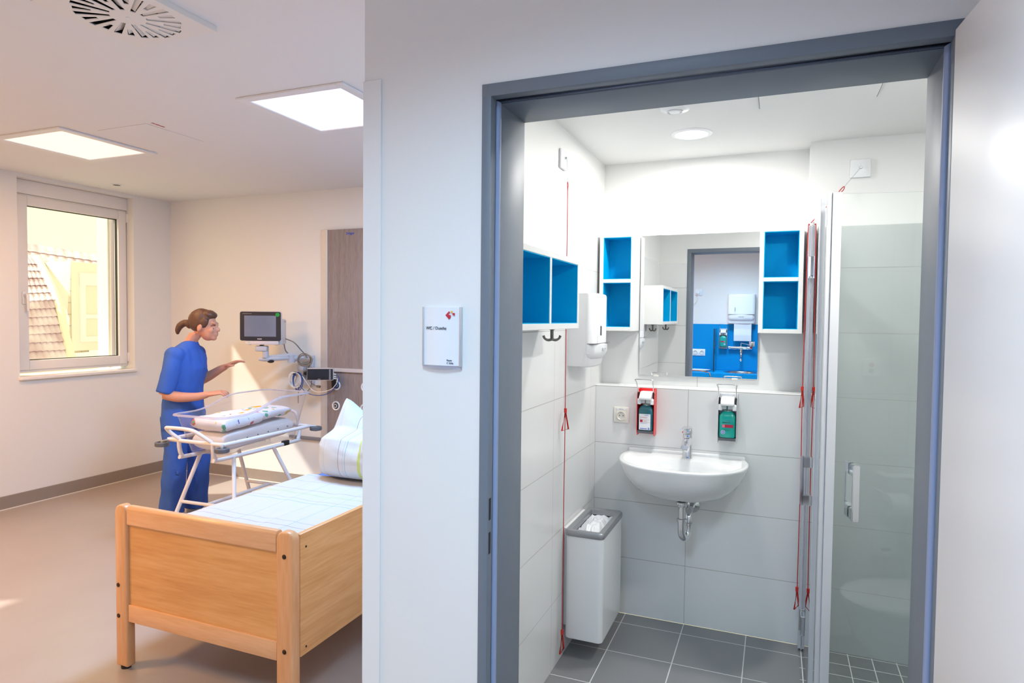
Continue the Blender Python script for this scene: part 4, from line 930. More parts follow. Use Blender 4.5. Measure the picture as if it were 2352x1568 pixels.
B().tube([(0.84, YI+0.004, 0.735), (0.845, YI+0.06, 0.73), (0.855, YI+0.065, 0.695), (0.97, YI+0.065, 0.69)], 0.007, 10, sm=4).obj('roll_arm', m_wplast, t)
rl = thing('toilet_roll', (0.91, YI+0.065, 0.64), 'white toilet paper roll on the holder beside the toilet', 'toilet roll')
B().lathe([(0.022, 0), (0.055, 0), (0.055, 0.10), (0.022, 0.10)], (0.862, YI+0.0655, 0.674), 'x', 32).obj('roll', m_paper, rl)
t = thing('bag_box', (0.882, YI+0.02, 0.41), 'white hygiene bag box on the wall under the toilet roll', 'box')
B().box(0.825, 0.940, YI, YI+0.04, 0.415, 0.55, 0.004, 1).obj('box_body', m_wplast, t)
B().box(0.86, 0.905, YI+0.0402, YI+0.041, 0.44, 0.455).obj('slot', m_grey, t)

# ------------------------------------------------------------------ treatment counter behind the camera (seen in the mirror)
YW = -1.06
ct = thing('worktop', (-0.95, -0.79, 0.91), 'blue worktop with splash back, seen in the mirror', 'worktop')
bm = bmesh.new(); edges = []
def _lp(pts):
    vs = [bm.verts.new(V((x, y, 0.905))) for x, y in pts]
    for i in range(len(vs)): edges.append(bm.edges.new((vs[i], vs[(i+1) % len(vs)])))
_lp([(-2.6, YW+0.001), (0.22, YW+0.001), (0.22, -0.50), (-2.6, -0.50)]); _lp([(-0.36+0.176*cos(2*pi*k/40), -0.78+0.176*sin(2*pi*k/40)) for k in range(40)])
bmesh.ops.triangle_fill(bm, use_beauty=True, use_dissolve=False, edges=edges)
bmesh.ops.delete(bm, geom=[f for f in bm.faces if (f.calc_center_median()-V((-0.36, -0.78, 0.905))).length < 0.17 and all((v.co-V((-0.36, -0.78, 0.905))).length < 0.18 for v in f.verts)], context='FACES_ONLY')
ex = bmesh.ops.extrude_face_region(bm, geom=bm.faces[:]); bmesh.ops.translate(bm, verts=[g for g in ex['geom'] if isinstance(g, bmesh.types.BMVert)], vec=(0, 0, 0.045))
bmesh.ops.recalc_face_normals(bm, faces=bm.faces[:]); b = B(); b.bm.free(); b.bm = bm
b.obj('top', m_bluepanel, ct, False)
B().box(-2.6, 0.22, YW+0.001, YW+0.010, 0.951, 1.488, 0.001, 1).obj('splash_back', m_bluepanel, ct)
for k in range(4):
    xa = -2.6+k*0.705
    t = thing('base_cabinet', (xa+0.35, -0.78, 0.0), ('pale base cabinet under the far left end of the blue worktop', 'pale base cabinet under the blue worktop, second from its left end', 'pale base cabinet under the papers on the blue worktop', 'pale base cabinet under the round sink')[3-k], 'cabinet', 'base cabinets under the worktop')
    B().box(xa+0.002, xa+0.703, YW+0.002, -0.545, 0.10, 0.80).obj('body', m_cab, t)
    B().box(xa+0.02, xa+0.685, YW+0.05, -0.60, 0.0, 0.099).obj('plinth', m_grey, t)
    for a, b_ in ((xa+0.004, xa+0.350), (xa+0.355, xa+0.701)):
        d = B().box(a, b_, -0.544, -0.525, 0.105, 0.900, 0.0015, 1).obj('door', m_cab, t)
        B().tube([(a+0.05, -0.524, 0.80), (a+0.05, -0.495, 0.80), (a+0.17, -0.495, 0.80), (a+0.17, -0.524, 0.80)], 0.005, 8).obj('handle', m_steel, d)
sk = thing('round_sink', (-0.36, -0.78, 0.80), 'round stainless steel sink bowl in the blue worktop', 'sink')
B().lathe([(0.190, 0.0045), (0.186, 0.006), (0.168, 0.003), (0.160, -0.01), (0.150, -0.10), (0.10, -0.13), (0.02, -0.135), (0.02, -0.137), (0.102, -0.133), (0.153, -0.102), (0.163, -0.01), (0.17, 0.0), (0.190, 0.001)], (-0.36, -0.78, 0.950), seg=48, caps=False).obj('bowl', m_steel, sk, ang=60)
B().lathe([(0.0001, 0), (0.024, 0), (0.024, 0.003), (0.0001, 0.003)], (-0.36, -0.78, 0.816), seg=20).obj('drain', m_chrome, sk)
MW = Matrix.Translation((0, YW+0.0105, 0)) @ Matrix.Rotation(pi, 4, 'Z')
t = thing('towel_dispenser', (-0.376, YW, 1.50), 'white towel dispenser with a paper sheet hanging, seen in the mirror', 'towel dispenser', 'white paper towel dispensers')
towel_dispenser(t, Matrix.Translation((-0.228, YW+0.0005, 1.50)) @ Matrix.Rotation(0, 4, 'Z') @ Matrix.Scale(-1, 4, V((1, 0, 0))))
ps = thing('paper_towel', (-0.36, YW+0.09, 1.297), 'folded paper towel hanging from the mirrored dispenser', 'paper towel')
def pf_(u, v):
    z = 1.505-0.208*v; return V((-0.454+0.19*u, YW+0.085+0.008*abs(((v*3) % 2)-1)+0.004*sin(u*5), z))
pb = B().grid(pf_, 10, 24); pb.obj('sheet', m_ptowel, ps, ang=70)
dispenser(Matrix.Translation((-0.527, YW+0.0105, 1.200)) @ Matrix.Rotation(pi, 4, 'Z'), m_alus, 'silver elbow-lever dispenser on the blue splash back, seen in the mirror', G3, m_liquid2, 'plain', 'green bottle with crimson band seen in the mirror on blue')
t = thing('wall_tap', (-0.37, YW+0.05, 1.06), 'chrome wall-mounted lever mixer tap over the round sink', 'tap')
yy = YW+0.045
B().cyl((-0.495, yy, 1.215), (-0.255, yy, 1.215), 0.0195, seg=20).obj('bar', m_chrome, t)
for x in (-0.44, -0.30): B().cyl((x, YW+0.0105, 1.215), (x, yy, 1.215), 0.021, seg=20).obj('rosette', m_chrome, t)
B().cyl((-0.512, yy, 1.215), (-0.490, yy, 1.215), 0.022, seg=20).obj('knob', m_chrome, t)
B().cyl((-0.262, yy+0.018, 1.222), (-0.262, yy+0.023, 1.222), 0.012, seg=20).obj('red_mark', m_red, t)
B().tube([(-0.37, yy, 1.215), (-0.37, yy+0.02, 1.15), (-0.37, yy+0.05, 1.11), (-0.37, yy+0.09, 1.085)], [0.016, 0.014, 0.012, 0.012], 14, sm=4).ell((-0.37, yy+0.095, 1.078), (0.017, 0.017, 0.014)).obj('spout', m_chrome, t)
B().tube([(-0.375, yy, 1.225), (-0.375, yy+0.01, 1.268), (-0.36, yy+0.03, 1.272), (-0.27, yy+0.06, 1.248)], 0.006, 10, sm=4).box(-0.285, -0.225, yy+0.055, yy+0.063, 1.235, 1.295, 0.003).obj('elbow_lever', m_chrome, t)
t = thing('double_socket', (-0.85, YW, 1.11), 'white double wall socket on the blue splash back', 'socket')
B().box(-0.927, -0.775, YW+0.0105, YW+0.019, 1.110, 1.190, 0.003, 2).obj('cover_frame', m_wplast, t)
for x in (-0.889, -0.813): socket_face(None, t, x, 1.150, Matrix.Translation((0, YW+0.0155, 0)) @ Matrix.Scale(-1, 4, V((0, 1, 0))))
t = thing('wall_socket', (-0.866, YW, 1.825), 'white wall socket with a plug and hanging lead high above the blue splash back', 'socket')
B().box(-0.906, -0.826, YW+0.0005, YW+0.009, 1.825, 1.905, 0.003, 2).obj('cover_frame', m_wplast, t)
B().box(-0.892, -0.84, YW+0.009, YW+0.0102, 1.893, 1.903).obj('label_strip', m_paper, t)
B().lathe([(0.0001, 0.035), (0.017, 0.033), (0.020, 0.0), (0.0001, 0)], (-0.866, YW+0.0095, 1.860), 'y', 24).obj('plug', m_wplast, t)
B().tube([(-0.866, YW+0.04, 1.85), (-0.868, YW+0.045, 1.80), (-0.90, YW+0.03, 1.74), (-1.0, YW+0.02, 1.68), (-1.15, YW+0.015, 1.64)], 0.0032, 8, sm=5).obj('lead', m_wplast, t)
t = thing('splash_guard', (-0.64, -0.84, 0.95), 'clear glass splash guard standing on the blue worktop beside the sink', 'glass screen')
B().box(-0.648, -0.642, YW+0.012, -0.66, 0.953, 1.44, 0.002, 1).obj('pane', m_glass, t)
B().box(-0.6495, -0.6405, -0.6600, -0.6555, 0.953, 1.44, 0.001, 1).obj('edge_strip', m_dark, t)
t = thing('paper_stack', (-0.86, -0.80, 0.952), 'loose stack of printed papers on the blue worktop', 'papers')
for k, (w_, c_) in enumerate(((0.0, m_paper), (0.18, m_paper), (-0.15, mat('print_lilac', srgb(196, 190, 226), 0.8)), (0.3, m_paper))):
    B().box(-0.10, 0.10, -0.07, 0.07, 0.9515+k*0.004, 0.954+k*0.004, M=Matrix.Translation((-0.84+0.012*k, -0.80, 0)) @ Matrix.Rotation(w_, 4, 'Z')).obj('paper_sheet', c_, t)
t = thing('green_pouch', (-0.925, -0.83, 0.952), 'small green pouch behind the papers on the blue worktop', 'pouch')
B().rings([[V((-0.93+a*(1-k*0.25)*0.045, -0.86+b_*0.02*(1-k*0.3), 0.951+k*0.045)) for a, b_ in ((-1, -1), (1, -1), (1, 1), (-1, 1))] for k in range(3)]).obj('pouch_body', m_liquid2, t)
t = thing('orange_cable', (-0.72, -0.6, 0.95), 'thin orange cable running over the edge of the blue worktop', 'cable')
B().tube([(-0.95, -0.74, 0.956), (-0.82, -0.66, 0.962), (-0.74, -0.60, 0.957), (-0.68, -0.52, 0.956), (-0.665, -0.492, 0.935), (-0.655, -0.49, 0.87), (-0.65, -0.492, 0.6)], 0.0038, 8, sm=6).obj('cable_run', m_orange, t)
t = thing('glove_box', (-0.16, YW+0.03, 1.16), 'red wall box beside the towel dispenser at the mirror edge', 'box')
B().box(-0.192, -0.04, YW+0.0105, YW+0.07, 1.16, 1.42, 0.004).obj('box_body', m_redm, t)
B().box(-0.16, -0.08, YW+0.0702, YW+0.071, 1.25, 1.33, 0.0003, 1).obj('label_sheet', m_paper, t)
# ================================================================== patient room
# ------------------------------------------------------------------ bed-head wall panel
YP = 4.7395
t = thing('wall_panel', (-3.2, YP, 0.11), 'grey oak medical wall panel with aluminium edge and gas outlets', 'wall panel')
B().box(-3.672, -2.55, YP-0.040, YP, 1.100, 2.310, 0.001, 1).obj('upper_board', m_oak, t)
B().box(-3.672, -2.55, YP-0.040, YP, 0.112, 1.066, 0.001, 1).obj('lower_board', m_oak, t)
B().box(-3.745, -3.688, YP-0.041, YP, 0.112, 2.312, 0.002, 1).box(-3.687, -3.672, YP-0.045, YP, 0.112, 2.312, 0.002, 1).obj('edge_profile', m_alu, t)
B().box(-3.672, -2.55, YP-0.058, YP, 1.067, 1.0995, 0.002, 1).obj('equipment_rail', mat('rail_polished', (0.72, 0.73, 0.76, 1), 0.4, metal=0.45), t)
text('Dräger', 0.030, (-3.475, YP-0.0405, 2.262), (1, 0, 0), (0, 0, 1), m_inkb, 'lettering', t, 0.0005, bold=0.0006)
for x, z in ((-3.574, 0.945), (-3.275, 0.945), (-3.580, 0.765), (-3.418, 0.762), (-3.283, 0.757)):
    o = B().lathe([(0.028, -0.004), (0.038, -0.008), (0.042, -0.004), (0.042, 0), (0.028, 0)], (x, YP-0.040, z), 'y', 32).obj('gas_outlet', m_wplast, t)
    B().lathe([(0.0001, -0.002), (0.028, -0.002), (0.028, 0), (0.0001, 0)], (x, YP-0.040, z), 'y', 32).obj('outlet_well', m_black, o)
    B().lathe([(0.010, -0.014), (0.019, -0.014), (0.019, -0.0025), (0.010, -0.0025)], (x, YP-0.040, z), 'y', 32).obj('socket_ring', m_alu, o)
t = tag(B().box(-4.12, -3.748, YP-0.022, YP, 0.432, 0.462, 0.004, 2).obj('bumper_rail', m_rail), 'grey horizontal bumper rail low on the far wall behind the cot', 'bumper rail')

# ------------------------------------------------------------------ patient monitor on its arm
def Rz(a): return Matrix.Rotation(a, 4, 'Z')
MM = Matrix.Translation((-4.105, 4.35, 1.455)) @ Rz(radians(25))
mo = thing('patient_monitor', (-4.105, 4.40, 1.30), 'white patient monitor with dark screen and green sticker on the wall arm', 'monitor')
# local: x right, y away from the viewer, z up, origin at the centre of the front
def rrect(hx, hz, r, y, n=6, cx=0, cz=0):
    out = []
    for (sx, sz, a0) in ((1, 1, 0), (-1, 1, pi/2), (-1, -1, pi), (1, -1, 3*pi/2)):
        for k in range(n+1): a = a0+pi/2*k/n; out.append(V((cx+sx*(hx-r)+r*cos(a), y, cz+sz*(hz-r)+r*sin(a))))
    return out
B().rings([rrect(0.170, 0.123, 0.014, 0.0, cz=0.006), rrect(0.172, 0.125, 0.016, 0.004, cz=0.006), rrect(0.172, 0.125, 0.016, 0.012, cz=0.006)], M=MM).obj('bezel', m_bez, mo)
B().box(-0.134, 0.134, -0.0012, 0.001, -0.083, 0.097, 0.0004, 1, M=MM).obj('screen', m_screen, mo)
B().rings([rrect(0.166, 0.121, 0.014, 0.0125, cz=0.012), rrect(0.170, 0.124, 0.016, 0.024, cz=0.014), rrect(0.168, 0.122, 0.02, 0.060, cz=0.014), rrect(0.150, 0.105, 0.02, 0.075)], M=MM).rings([rrect(0.148, 0.112, 0.012, 0.055, cx=0.022, cz=-0.040), rrect(0.150, 0.113, 0.012, 0.11, cx=0.03, cz=-0.042), rrect(0.146, 0.110, 0.016, 0.15, cx=0.03, cz=-0.042)], M=MM).obj('housing', m_monw, mo)
B().box(-0.130, 0.150, 0.004, 0.09, -0.153, -0.1195, 0.004, 2, M=MM).obj('base_strip', m_monw, mo)
B().box(-0.100, -0.092, 0.002, 0.0035, -0.137, -0.129, M=MM).obj('power_light', mat('power_green', srgb(150, 240, 130), 0.3), mo)
for z in (0.052, 0.043): B().box(0.176, 0.1795, 0.085, 0.140, z-0.0012, z+0.0012, M=MM).obj('vent_slot', m_grey, mo)
for x in (-0.10, 0.125): B().cyl(MM @ V((x, 0.04, -0.153)), MM @ V((x, 0.04, -0.158)), 0.009, seg=14).obj('foot', m_arm, mo)
B().cyl(MM @ V((0.147, -0.0002, 0.106)), MM @ V((0.147, -0.0016, 0.106)), 0.0175, seg=28).obj('sticker', m_green, mo)
xd = MM.to_3x3() @ V((1, 0, 0))
text('PHILIPS', 0.0115, MM @ V((-0.024, -0.0004, -0.1075)), xd, (0, 0, 1), m_inkw, 'lettering', mo, 0.0005, bold=0.0004)
text('portable patient monitor', 0.0075, MM @ V((-0.148, -0.0004, 0.112)), xd, (0, 0, 1), m_alu, 'lettering', mo, 0.0003)
ar = thing('monitor_arm', (-3.9, 4.7, 1.1), 'pale grey swivel arm carrying the patient monitor from the far wall', 'monitor arm')
def at(px, py, y):
    d = fw*1491.48 + r2*(px-1176) - u2*(py-784); d = d*(y/d.y); return d+V((0, 0, H))
pv = MM @ V((0.0, 0.06, -0.16))
B().box(-0.055, 0.045, -0.035, 0.035, -0.052, -0.004, 0.010, 3, M=Matrix.Translation(pv) @ Rz(radians(25))).obj('tilt_head', m_arm, ar)
B().box(-0.020, 0.008, -0.02, 0.02, -0.003, 0.004, M=Matrix.Translation(pv) @ Rz(radians(25))).obj('quick_mount', m_black, ar)
c0 = pv+V((0.025, 0.01, 0))
B().cyl(c0+V((0, 0, -0.05)), c0+V((0, 0, -0.108)), 0.026, seg=24).obj('column', m_arm, ar)
A0 = c0+V((0, 0, -0.105)); A1 = V((-3.985, 4.60, A0.z-0.012))
B().tube([A0+V((-0.055, -0.02, -0.018)), A0+V((0, 0, -0.016)), A0.lerp(A1, 0.85), A1], [0.012, 0.022, 0.019, 0.020], 14).obj('lower_arm', m_arm, ar)
t_ = B(); dd = (A1-A0); t_.rings([[A0+V((0.02, 0.02, -0.012)), A0+V((-0.01, -0.015, -0.012)), A0+V((-0.01, -0.015, 0.012)), A0+V((0.02, 0.02, 0.012))], [A1+V((0.02, 0.025, -0.012)), A1+V((-0.01, -0.02, -0.012)), A1+V((-0.01, -0.02, 0.045)), A1+V((0.02, 0.025, 0.045))]]).obj('arm_cover', m_monw, ar)
B().ell(A0.lerp(A1, 0.22)+V((0, -0.01, -0.032)), (0.032, 0.026, 0.016)).obj('knob', m_black, ar)
B().cyl(A1+V((0, 0, -0.038)), A1+V((0, 0, 0.025)), 0.033, seg=24).obj('elbow', m_arm, ar)
A2_ = V((-3.905, 4.70, A1.z))
B().tube([A1, A1.lerp(A2_, 0.5), A2_], 0.028, 16).obj('wall_joint', m_arm, ar)
B().box(-3.96, -3.84, 4.700, 4.7395, 0.93, 1.20, 0.006, 2).obj('wall_mount', m_arm, ar)
B().prism([(-3.985, 1.115), (-3.90, 1.115), (-3.915, 0.98), (-3.95, 0.98)], 'y', 4.66, 4.6995, 0.004).obj('support_web', m_arm, ar)
B().box(-3.925, -3.832, 4.63, 4.668, 1.148, 1.176, 0.004, 2).obj('clamp', m_alus, ar)
B().ell((-3.875, 4.655, 1.045), (0.020, 0.02, 0.020)).obj('hook_knob', m_black, ar)
B().ell((-3.985, 4.645, 1.035), (0.019, 0.02, 0.019)).cyl((-3.985, 4.645, 1.035), (-3.985, 4.738, 1.035), 0.008).obj('hook_knob', m_black, ar)
# small display module
mx = thing('display_module', (-3.58, 4.53, 1.0), 'small dark display module in white case mounted at the equipment rail', 'monitor')
MX = Matrix.Translation((-3.605, 4.515, 1.055)) @ Rz(radians(31))
B().rings([rrect(0.108, 0.050, 0.006, 0.003), rrect(0.110, 0.052, 0.010, 0.010), rrect(0.110, 0.052, 0.010, 0.055), rrect(0.104, 0.046, 0.010, 0.065)], M=MX).obj('case', m_monw, mx)
B().rings([rrect(0.106, 0.046, 0.004, 0.0, cx=-0.001), rrect(0.107, 0.0475, 0.004, 0.0035, cx=-0.001)], M=MX).obj('screen', mat('module_screen', (0.012, 0.014, 0.022, 1), 0.12), mx)
B().box(0.074, 0.088, -0.0012, 0.0, -0.044, 0.043, M=MX).obj('side_band', m_rail, mx)
text('PHILIPS', 0.007, MX @ V((-0.02, -0.0005, -0.043)), MX.to_3x3() @ V((1, 0, 0)), (0, 0, 1), m_inkw, 'lettering', mx, 0.0004)
B().cyl((-3.575, 4.66, 1.005), (-3.575, 4.66, 0.925), 0.022, 0.019, 20).obj('clamp_knob', m_black, mx)
B().tube([MX @ V((0.03, 0.06, 0)), (-3.60, 4.62, 1.06), (-3.60, 4.685, 1.083)], 0.016, 12).obj('rail_clamp', m_arm, mx)
for k, (dx, dz) in enumerate(((0, 0.0), (0, -0.02), (0, -0.037))):
    B().cyl(MX @ V((0.110, 0.03, dz)), MX @ V((0.130, 0.03, dz-0.004)), 0.006, 0.005, 12).obj('connector', m_cream, mx)
# cables
def cable(name, pts, r, m, label, sm=6, closed=False):
    return tag(B().tube(pts, r, 8, sm=sm, closed=closed).obj(name, m), label, 'cable')
cable('power_cable', [MM @ V((0.18, 0.12, -0.105)), at(675, 786, 4.52), at(690, 802, 4.60), at(699, 812, 4.64), at(706, 822, 4.66)], 0.0052, m_cable, 'upper grey cable curving from the monitor down to the coil')
cable('data_cable', [MM @ V((0.172, 0.10, -0.150)), at(656, 805, 4.55), at(667, 815, 4.60), at(681, 818, 4.63), at(693, 822, 4.65)], 0.0052, m_cable, 'lower grey cable sagging from the monitor base over the arm')
pts = []
for k in range(5):
    for j in range(10):
        a = 2*pi*j/10+0.3*k; pts.append(at(700+(17-1.5*(k % 3))*cos(a+0.5*k)+2.0*sin(k*2.1), 826+(13-1.2*(k % 2))*sin(a+0.5*k)+1.8*cos(k*1.7), 4.60-0.010*k))
cable('cable_coil', pts+[at(712, 834, 4.62), at(706, 850, 4.63), at(707, 868, 4.62), at(716, 880, 4.60), at(728, 887, 4.60)], 0.0042, m_cable, 'coiled grey cable looped around the arm clamp, end plug hanging free', 5)
tag(B().cyl(at(728, 887, 4.60), at(735, 888, 4.60), 0.011, seg=10).obj('cable_plug', m_cable), 'grey plug at the free end of the coiled cable', 'plug')
cable('sensor_cable', [at(706, 846, 4.64), at(695, 864, 4.65), at(687, 882, 4.66), at(685, 905, 4.68), at(685, 925, 4.70)], 0.0046, m_cable, 'dark grey cable dropping from the coil behind the cot')
cable('sensor_lead', [at(715, 868, 4.56), at(715, 882, 4.58), at(711, 893, 4.60), at(700, 903, 4.62), at(690, 908, 4.64)], 0.004, m_cable, 'grey lead looping under the display module')
pts = []
for k in range(7):
    for j in range(10):
        a = 2*pi*j/10-pi/2; pts.append(at(672+6*(k/6)+(9+0.7*k)*cos(a), 866+1.2*k+(11.5+1.0*k)*sin(a), 4.615-0.008*k))
cable('white_lead_coil', pts, 0.0034, m_cablew, 'bundle of white looped leads hung on the left black knob', 5)
pts = []
for k in range(4):
    for j in range(10):
        a = 2*pi*j/10-pi/2; pts.append(at(680+1.6*k+(7.5+1.2*k)*cos(a), 871+1.5*k+(16+1.6*k)*sin(a), 4.60-0.006*k))
cable('blue_lead_coil', pts, 0.0036, m_cableb, 'bundle of blue looped leads hanging beside the white leads', 5)
cable('white_lead', [at(690, 857, 4.60), at(703, 876, 4.56), at(715, 893, 4.55), at(728, 900, 4.54), at(745, 899, 4.54), at(762, 893, 4.54), at(773, 880, 4.54), at(775, 870, 4.535), MX @ V((0.130, 0.03, -0.041))], 0.0032, m_cablew, 'white lead sagging from the lead bundle to the display module')
cable('blue_lead', [at(686, 880, 4.60), at(695, 893, 4.57), at(710, 904, 4.55), at(730, 908, 4.54), at(752, 904, 4.54), at(768, 893, 4.54), at(777, 878, 4.54), at(778, 866, 4.535), MX @ V((0.130, 0.03, -0.004))], 0.0032, m_cableb, 'blue lead sagging lowest between lead bundle and display module')

# ------------------------------------------------------------------ bed
bd = thing('bed', (-2.17, 2.95, 0), 'light beech wooden bed with panelled footboard in the foreground', 'bed')
X0, X1, Y0, Y1 = -2.655, -1.679, 1.945, 3.93
def post(xa, xb, yc):
    b = B(); b.prism([(xa, 0.012), (xb, 0.012), (xb, 0.700), (xb-0.010, 0.718), (xb-0.028, 0.727), (xa+0.028, 0.727), (xa+0.010, 0.718), (xa, 0.700)], 'y', yc-0.021, yc+0.021, 0.009, 3); return b
for yc, nm in ((Y0+0.021, 'foot'), (Y1-0.021, 'head')):
    for xa, xb in ((X0, X0+0.072), (X1-0.085, X1)):
        p_ = post(xa, xb, yc).obj('post', m_beech, bd)
        B().cyl(((xa+xb)/2, yc, 0.0), ((xa+xb)/2, yc, 0.012), 0.02, seg=16).obj('glide', m_black, p_)
    f0, f1 = yc-0.019, yc+0.019
    B().prism([(f0+0.004, 0.640), (f1-0.004, 0.640), (f1, 0.646), (f1, 0.712), (f1-0.008, 0.724), (f0+0.008, 0.724), (f0, 0.712), (f0, 0.646)], 'x', X0+0.073, X1-0.086, 0.002, 2).obj('top_rail', m_beechh, bd)
    B().box(X0+0.073, X1-0.086, f0+0.003, f1-0.003, 0.215, 0.291, 0.004, 2).obj('bottom_rail', m_beechh, bd)
    B().box(X0+0.073, X1-0.086, yc-0.008, yc+0.008, 0.2915, 0.6395).obj('panel', m_veneer, bd)
sb = lambda x, w: B().box(x-w/2, x+w/2, Y0+0.0425, Y1-0.0425, 0.228, 0.711, 0.003, 2)
sb(X1-0.014, 0.024).obj('side_panel', m_veneer2, bd)
B().box(X0+0.004, X0+0.026, Y0+0.0425, Y1-0.0425, 0.228, 0.470, 0.003, 2).obj('side_panel', m_veneer2, bd)
B().box(X0+0.03, X1-0.03, Y0+0.05, Y1-0.05, 0.36, 0.40).obj('slat_base', m_beechh, bd)
for x, z, yy in ((X1-0.043, 0.632, Y0-0.0002), (X1-0.043, 0.262, Y0-0.0002), (X0+0.020, 0.372, Y0-0.0002), (X0+0.020, 0.236, Y0-0.0002)):
    B().lathe([(0.0001, -0.004), (0.005, -0.004), (0.009, -0.002), (0.0095, 0.0), (0.0001, 0.0)], (x, yy, z), 'y', 16).obj('bolt', m_bolt, bd)
for z in (0.655, 0.258): B().lathe([(0.0001, 0.0015), (0.0045, 0.0015), (0.0045, 0.0), (0.0001, 0.0)], (X1-0.002, Y0+0.075, z), 'x', 12).obj('cover_cap', m_bolt, bd)
mt = tag(B().box(X0+0.030, X1-0.030, Y0+0.045, Y1-0.06, 0.401, 0.576, 0.03, 4).obj('mattress', m_bmatt), 'blue covered mattress in the beech bed, under the sheet', 'mattress')
ST = (0.36, 0.38, 0.44, 0.6); SG = (0.5, 0.6, 0.2, 0.8); SB = (0.22, 0.42, 0.55, 0.8); SP = (0.30, 0.16, 0.26, 0.75)
m_sheet = cloth_mat('striped_sheet', (0.56, 0.565, 0.585, 1), [(0.10, 0.31, 0.007, ST), (0.19, 0.62, 0.022, (0.46, 0.54, 0.24, 0.6)), (0.06, 0.47, 0.005, SB), (0.26, 0.53, 0.004, SP)], 'Y', bump=0.35, bscale=7, cross=('X', [(0.02, 0.29, 0.003, ST), (0.14, 0.29, 0.003, SB)]))
def sheetf(u, v):
    x = X0+0.036+(X1-X0-0.070)*u; y = Y0+0.050+1.16*v
    e = min(u, 1-u); z = 0.605-0.013*(1-smoothstep(0, 0.05, e))-0.004*(1-smoothstep(0, 0.03, v))-0.006*smoothstep(0.97, 1.0, v)
    z += 0.0045*noise.noise((x*4+y*2, y*5, 2))+0.0045*noise.noise((x*13, y*3+x*5, 5))+0.0025*abs(noise.noise((x*5+y*14, y*9-x*8, 8)))
    return V((x, y, z))
b = B(); b.grid(sheetf, 90, 110); o = b.obj('bed_sheet', m_sheet, ang=80)
so = o.modifiers.new('thickness', 'SOLIDIFY'); so.thickness = 0.004; so.offset = -1
tag(o, 'rumpled white sheet with faint stripes lying over the blue mattress', 'bed sheet')
# big square pillow with a chopped top
m_pil = cloth_mat('striped_pillow', (0.58, 0.63, 0.675, 1), [(0.00, 0.42, 0.020, (0.50, 0.62, 0.16, 0.9)), (0.07, 0.21, 0.004, SP), (0.115, 0.21, 0.004, SB), (0.16, 0.105, 0.0025, (0.40, 0.62, 0.58, 0.7)), (0.03, 0.14, 0.002, (0.3, 0.35, 0.5, 0.6))], 'X', bump=0.3, bscale=9)
def pilf(side):
    def f(u, v):
        a, c = 2*u-1, 2*v-1
        k = ((1-abs(a)**5)*(1-abs(c)**5)); th = 0.125*max(k, 0)**0.5
        x = a*0.37*(1-0.04*(1-c*c)); z = 0.20+0.20*c
        # the two ears and the dent between them
        dent = 0.100*smoothstep(0.05, 1.0, v)*(1-smoothstep(0.0, 1.0, abs(a+0.02)))
        z += 0.05*smoothstep(0.5, 1.0, v)*abs(a)**1.6 - dent
        if v > 0.5 and a < 0: x += 0.10*(v-0.5)*2*(abs(a)**2)
        # crease running down from the dent to the left side, front lobe bulging over it
        s = (a+1.0)*0.62 + 0.20 - c
        bulge = smoothstep(-0.10, 0.12, s)
        y = side*th*(0.55+0.5*bulge if side < 0 else 0.8)
        if side < 0: y -= 0.075*bulge*max(k, 0)**0.25
        y += 0.05*smoothstep(0.4, 1, v)*(1 if a < 0 else 0.2)
        y += side*0.006*noise.noise((a*3.0, c*3.0, side))*max(k, 0)
        return V((-2.13+x, 3.20+y+0.04*(1-v)*0, 0.612+max(z, 0.004*0)))
    return f
b = B(); b.grid(pilf(-1), 64, 64); b.grid(pilf(1), 64, 64); bmesh.ops.remove_doubles(b.bm, verts=b.bm.verts[:], dist=0.0008); bmesh.ops.recalc_face_normals(b.bm, faces=b.bm.faces[:])
tag(b.obj('pillow', m_pil, ang=80), 'big pale blue striped pillow standing with a dented top on the bed', 'pillow')

# ------------------------------------------------------------------ baby cot: stand, clear tub, mattress, blanket
cot = thing('cot_stand', (-3.49, 3.53, 0), 'white tubular steel cot stand with splayed legs and grey bumper discs', 'cot stand')
ZR = 0.715; xa, xb, ya, yb = -3.775, -3.285, 3.155, 3.985; r = 0.0135
B().tube([(xa+0.06, ya, ZR), (xb-0.06, ya, ZR), (xb-0.012, ya+0.012, ZR), (xb, ya+0.06, ZR), (xb, yb-0.06, ZR), (xb-0.012, yb-0.012, ZR), (xb-0.06, yb, ZR), (xa+0.06, yb, ZR), (xa+0.012, yb-0.012, ZR), (xa, yb-0.06, ZR), (xa, ya+0.06, ZR), (xa+0.012, ya+0.012, ZR)], r, 14, closed=True, sm=4).obj('top_rail', m_wtube, cot)
for x in (-3.375, -3.675):
    B().tube([(x, ya, ZR), (x, ya+0.002, ZR-0.05), (x, ya+0.02, 0.615), (x, ya+0.07, 0.600), (x, yb-0.07, 0.600), (x, yb-0.02, 0.615), (x, yb-0.002, ZR-0.05), (x, yb, ZR)], r, 14, sm=5).obj('support_rail', m_wtube, cot)
for s, y in ((-1, ya), (1, yb)):
    B().tube([(-3.665, y, ZR+0.008), (-3.70, y+s*0.035, ZR+0.05), (-3.715, y+s*0.06, ZR+0.085), (-3.69, y+s*0.068, ZR+0.094), (-3.55, y+s*0.070, ZR+0.096), (-3.47, y+s*0.062, ZR+0.085), (-3.42, y+s*0.03, ZR+0.045), (-3.385, y, ZR+0.008)], 0.0125, 14, sm=5).obj('push_handle', m_wtube, cot)
LEG = {}
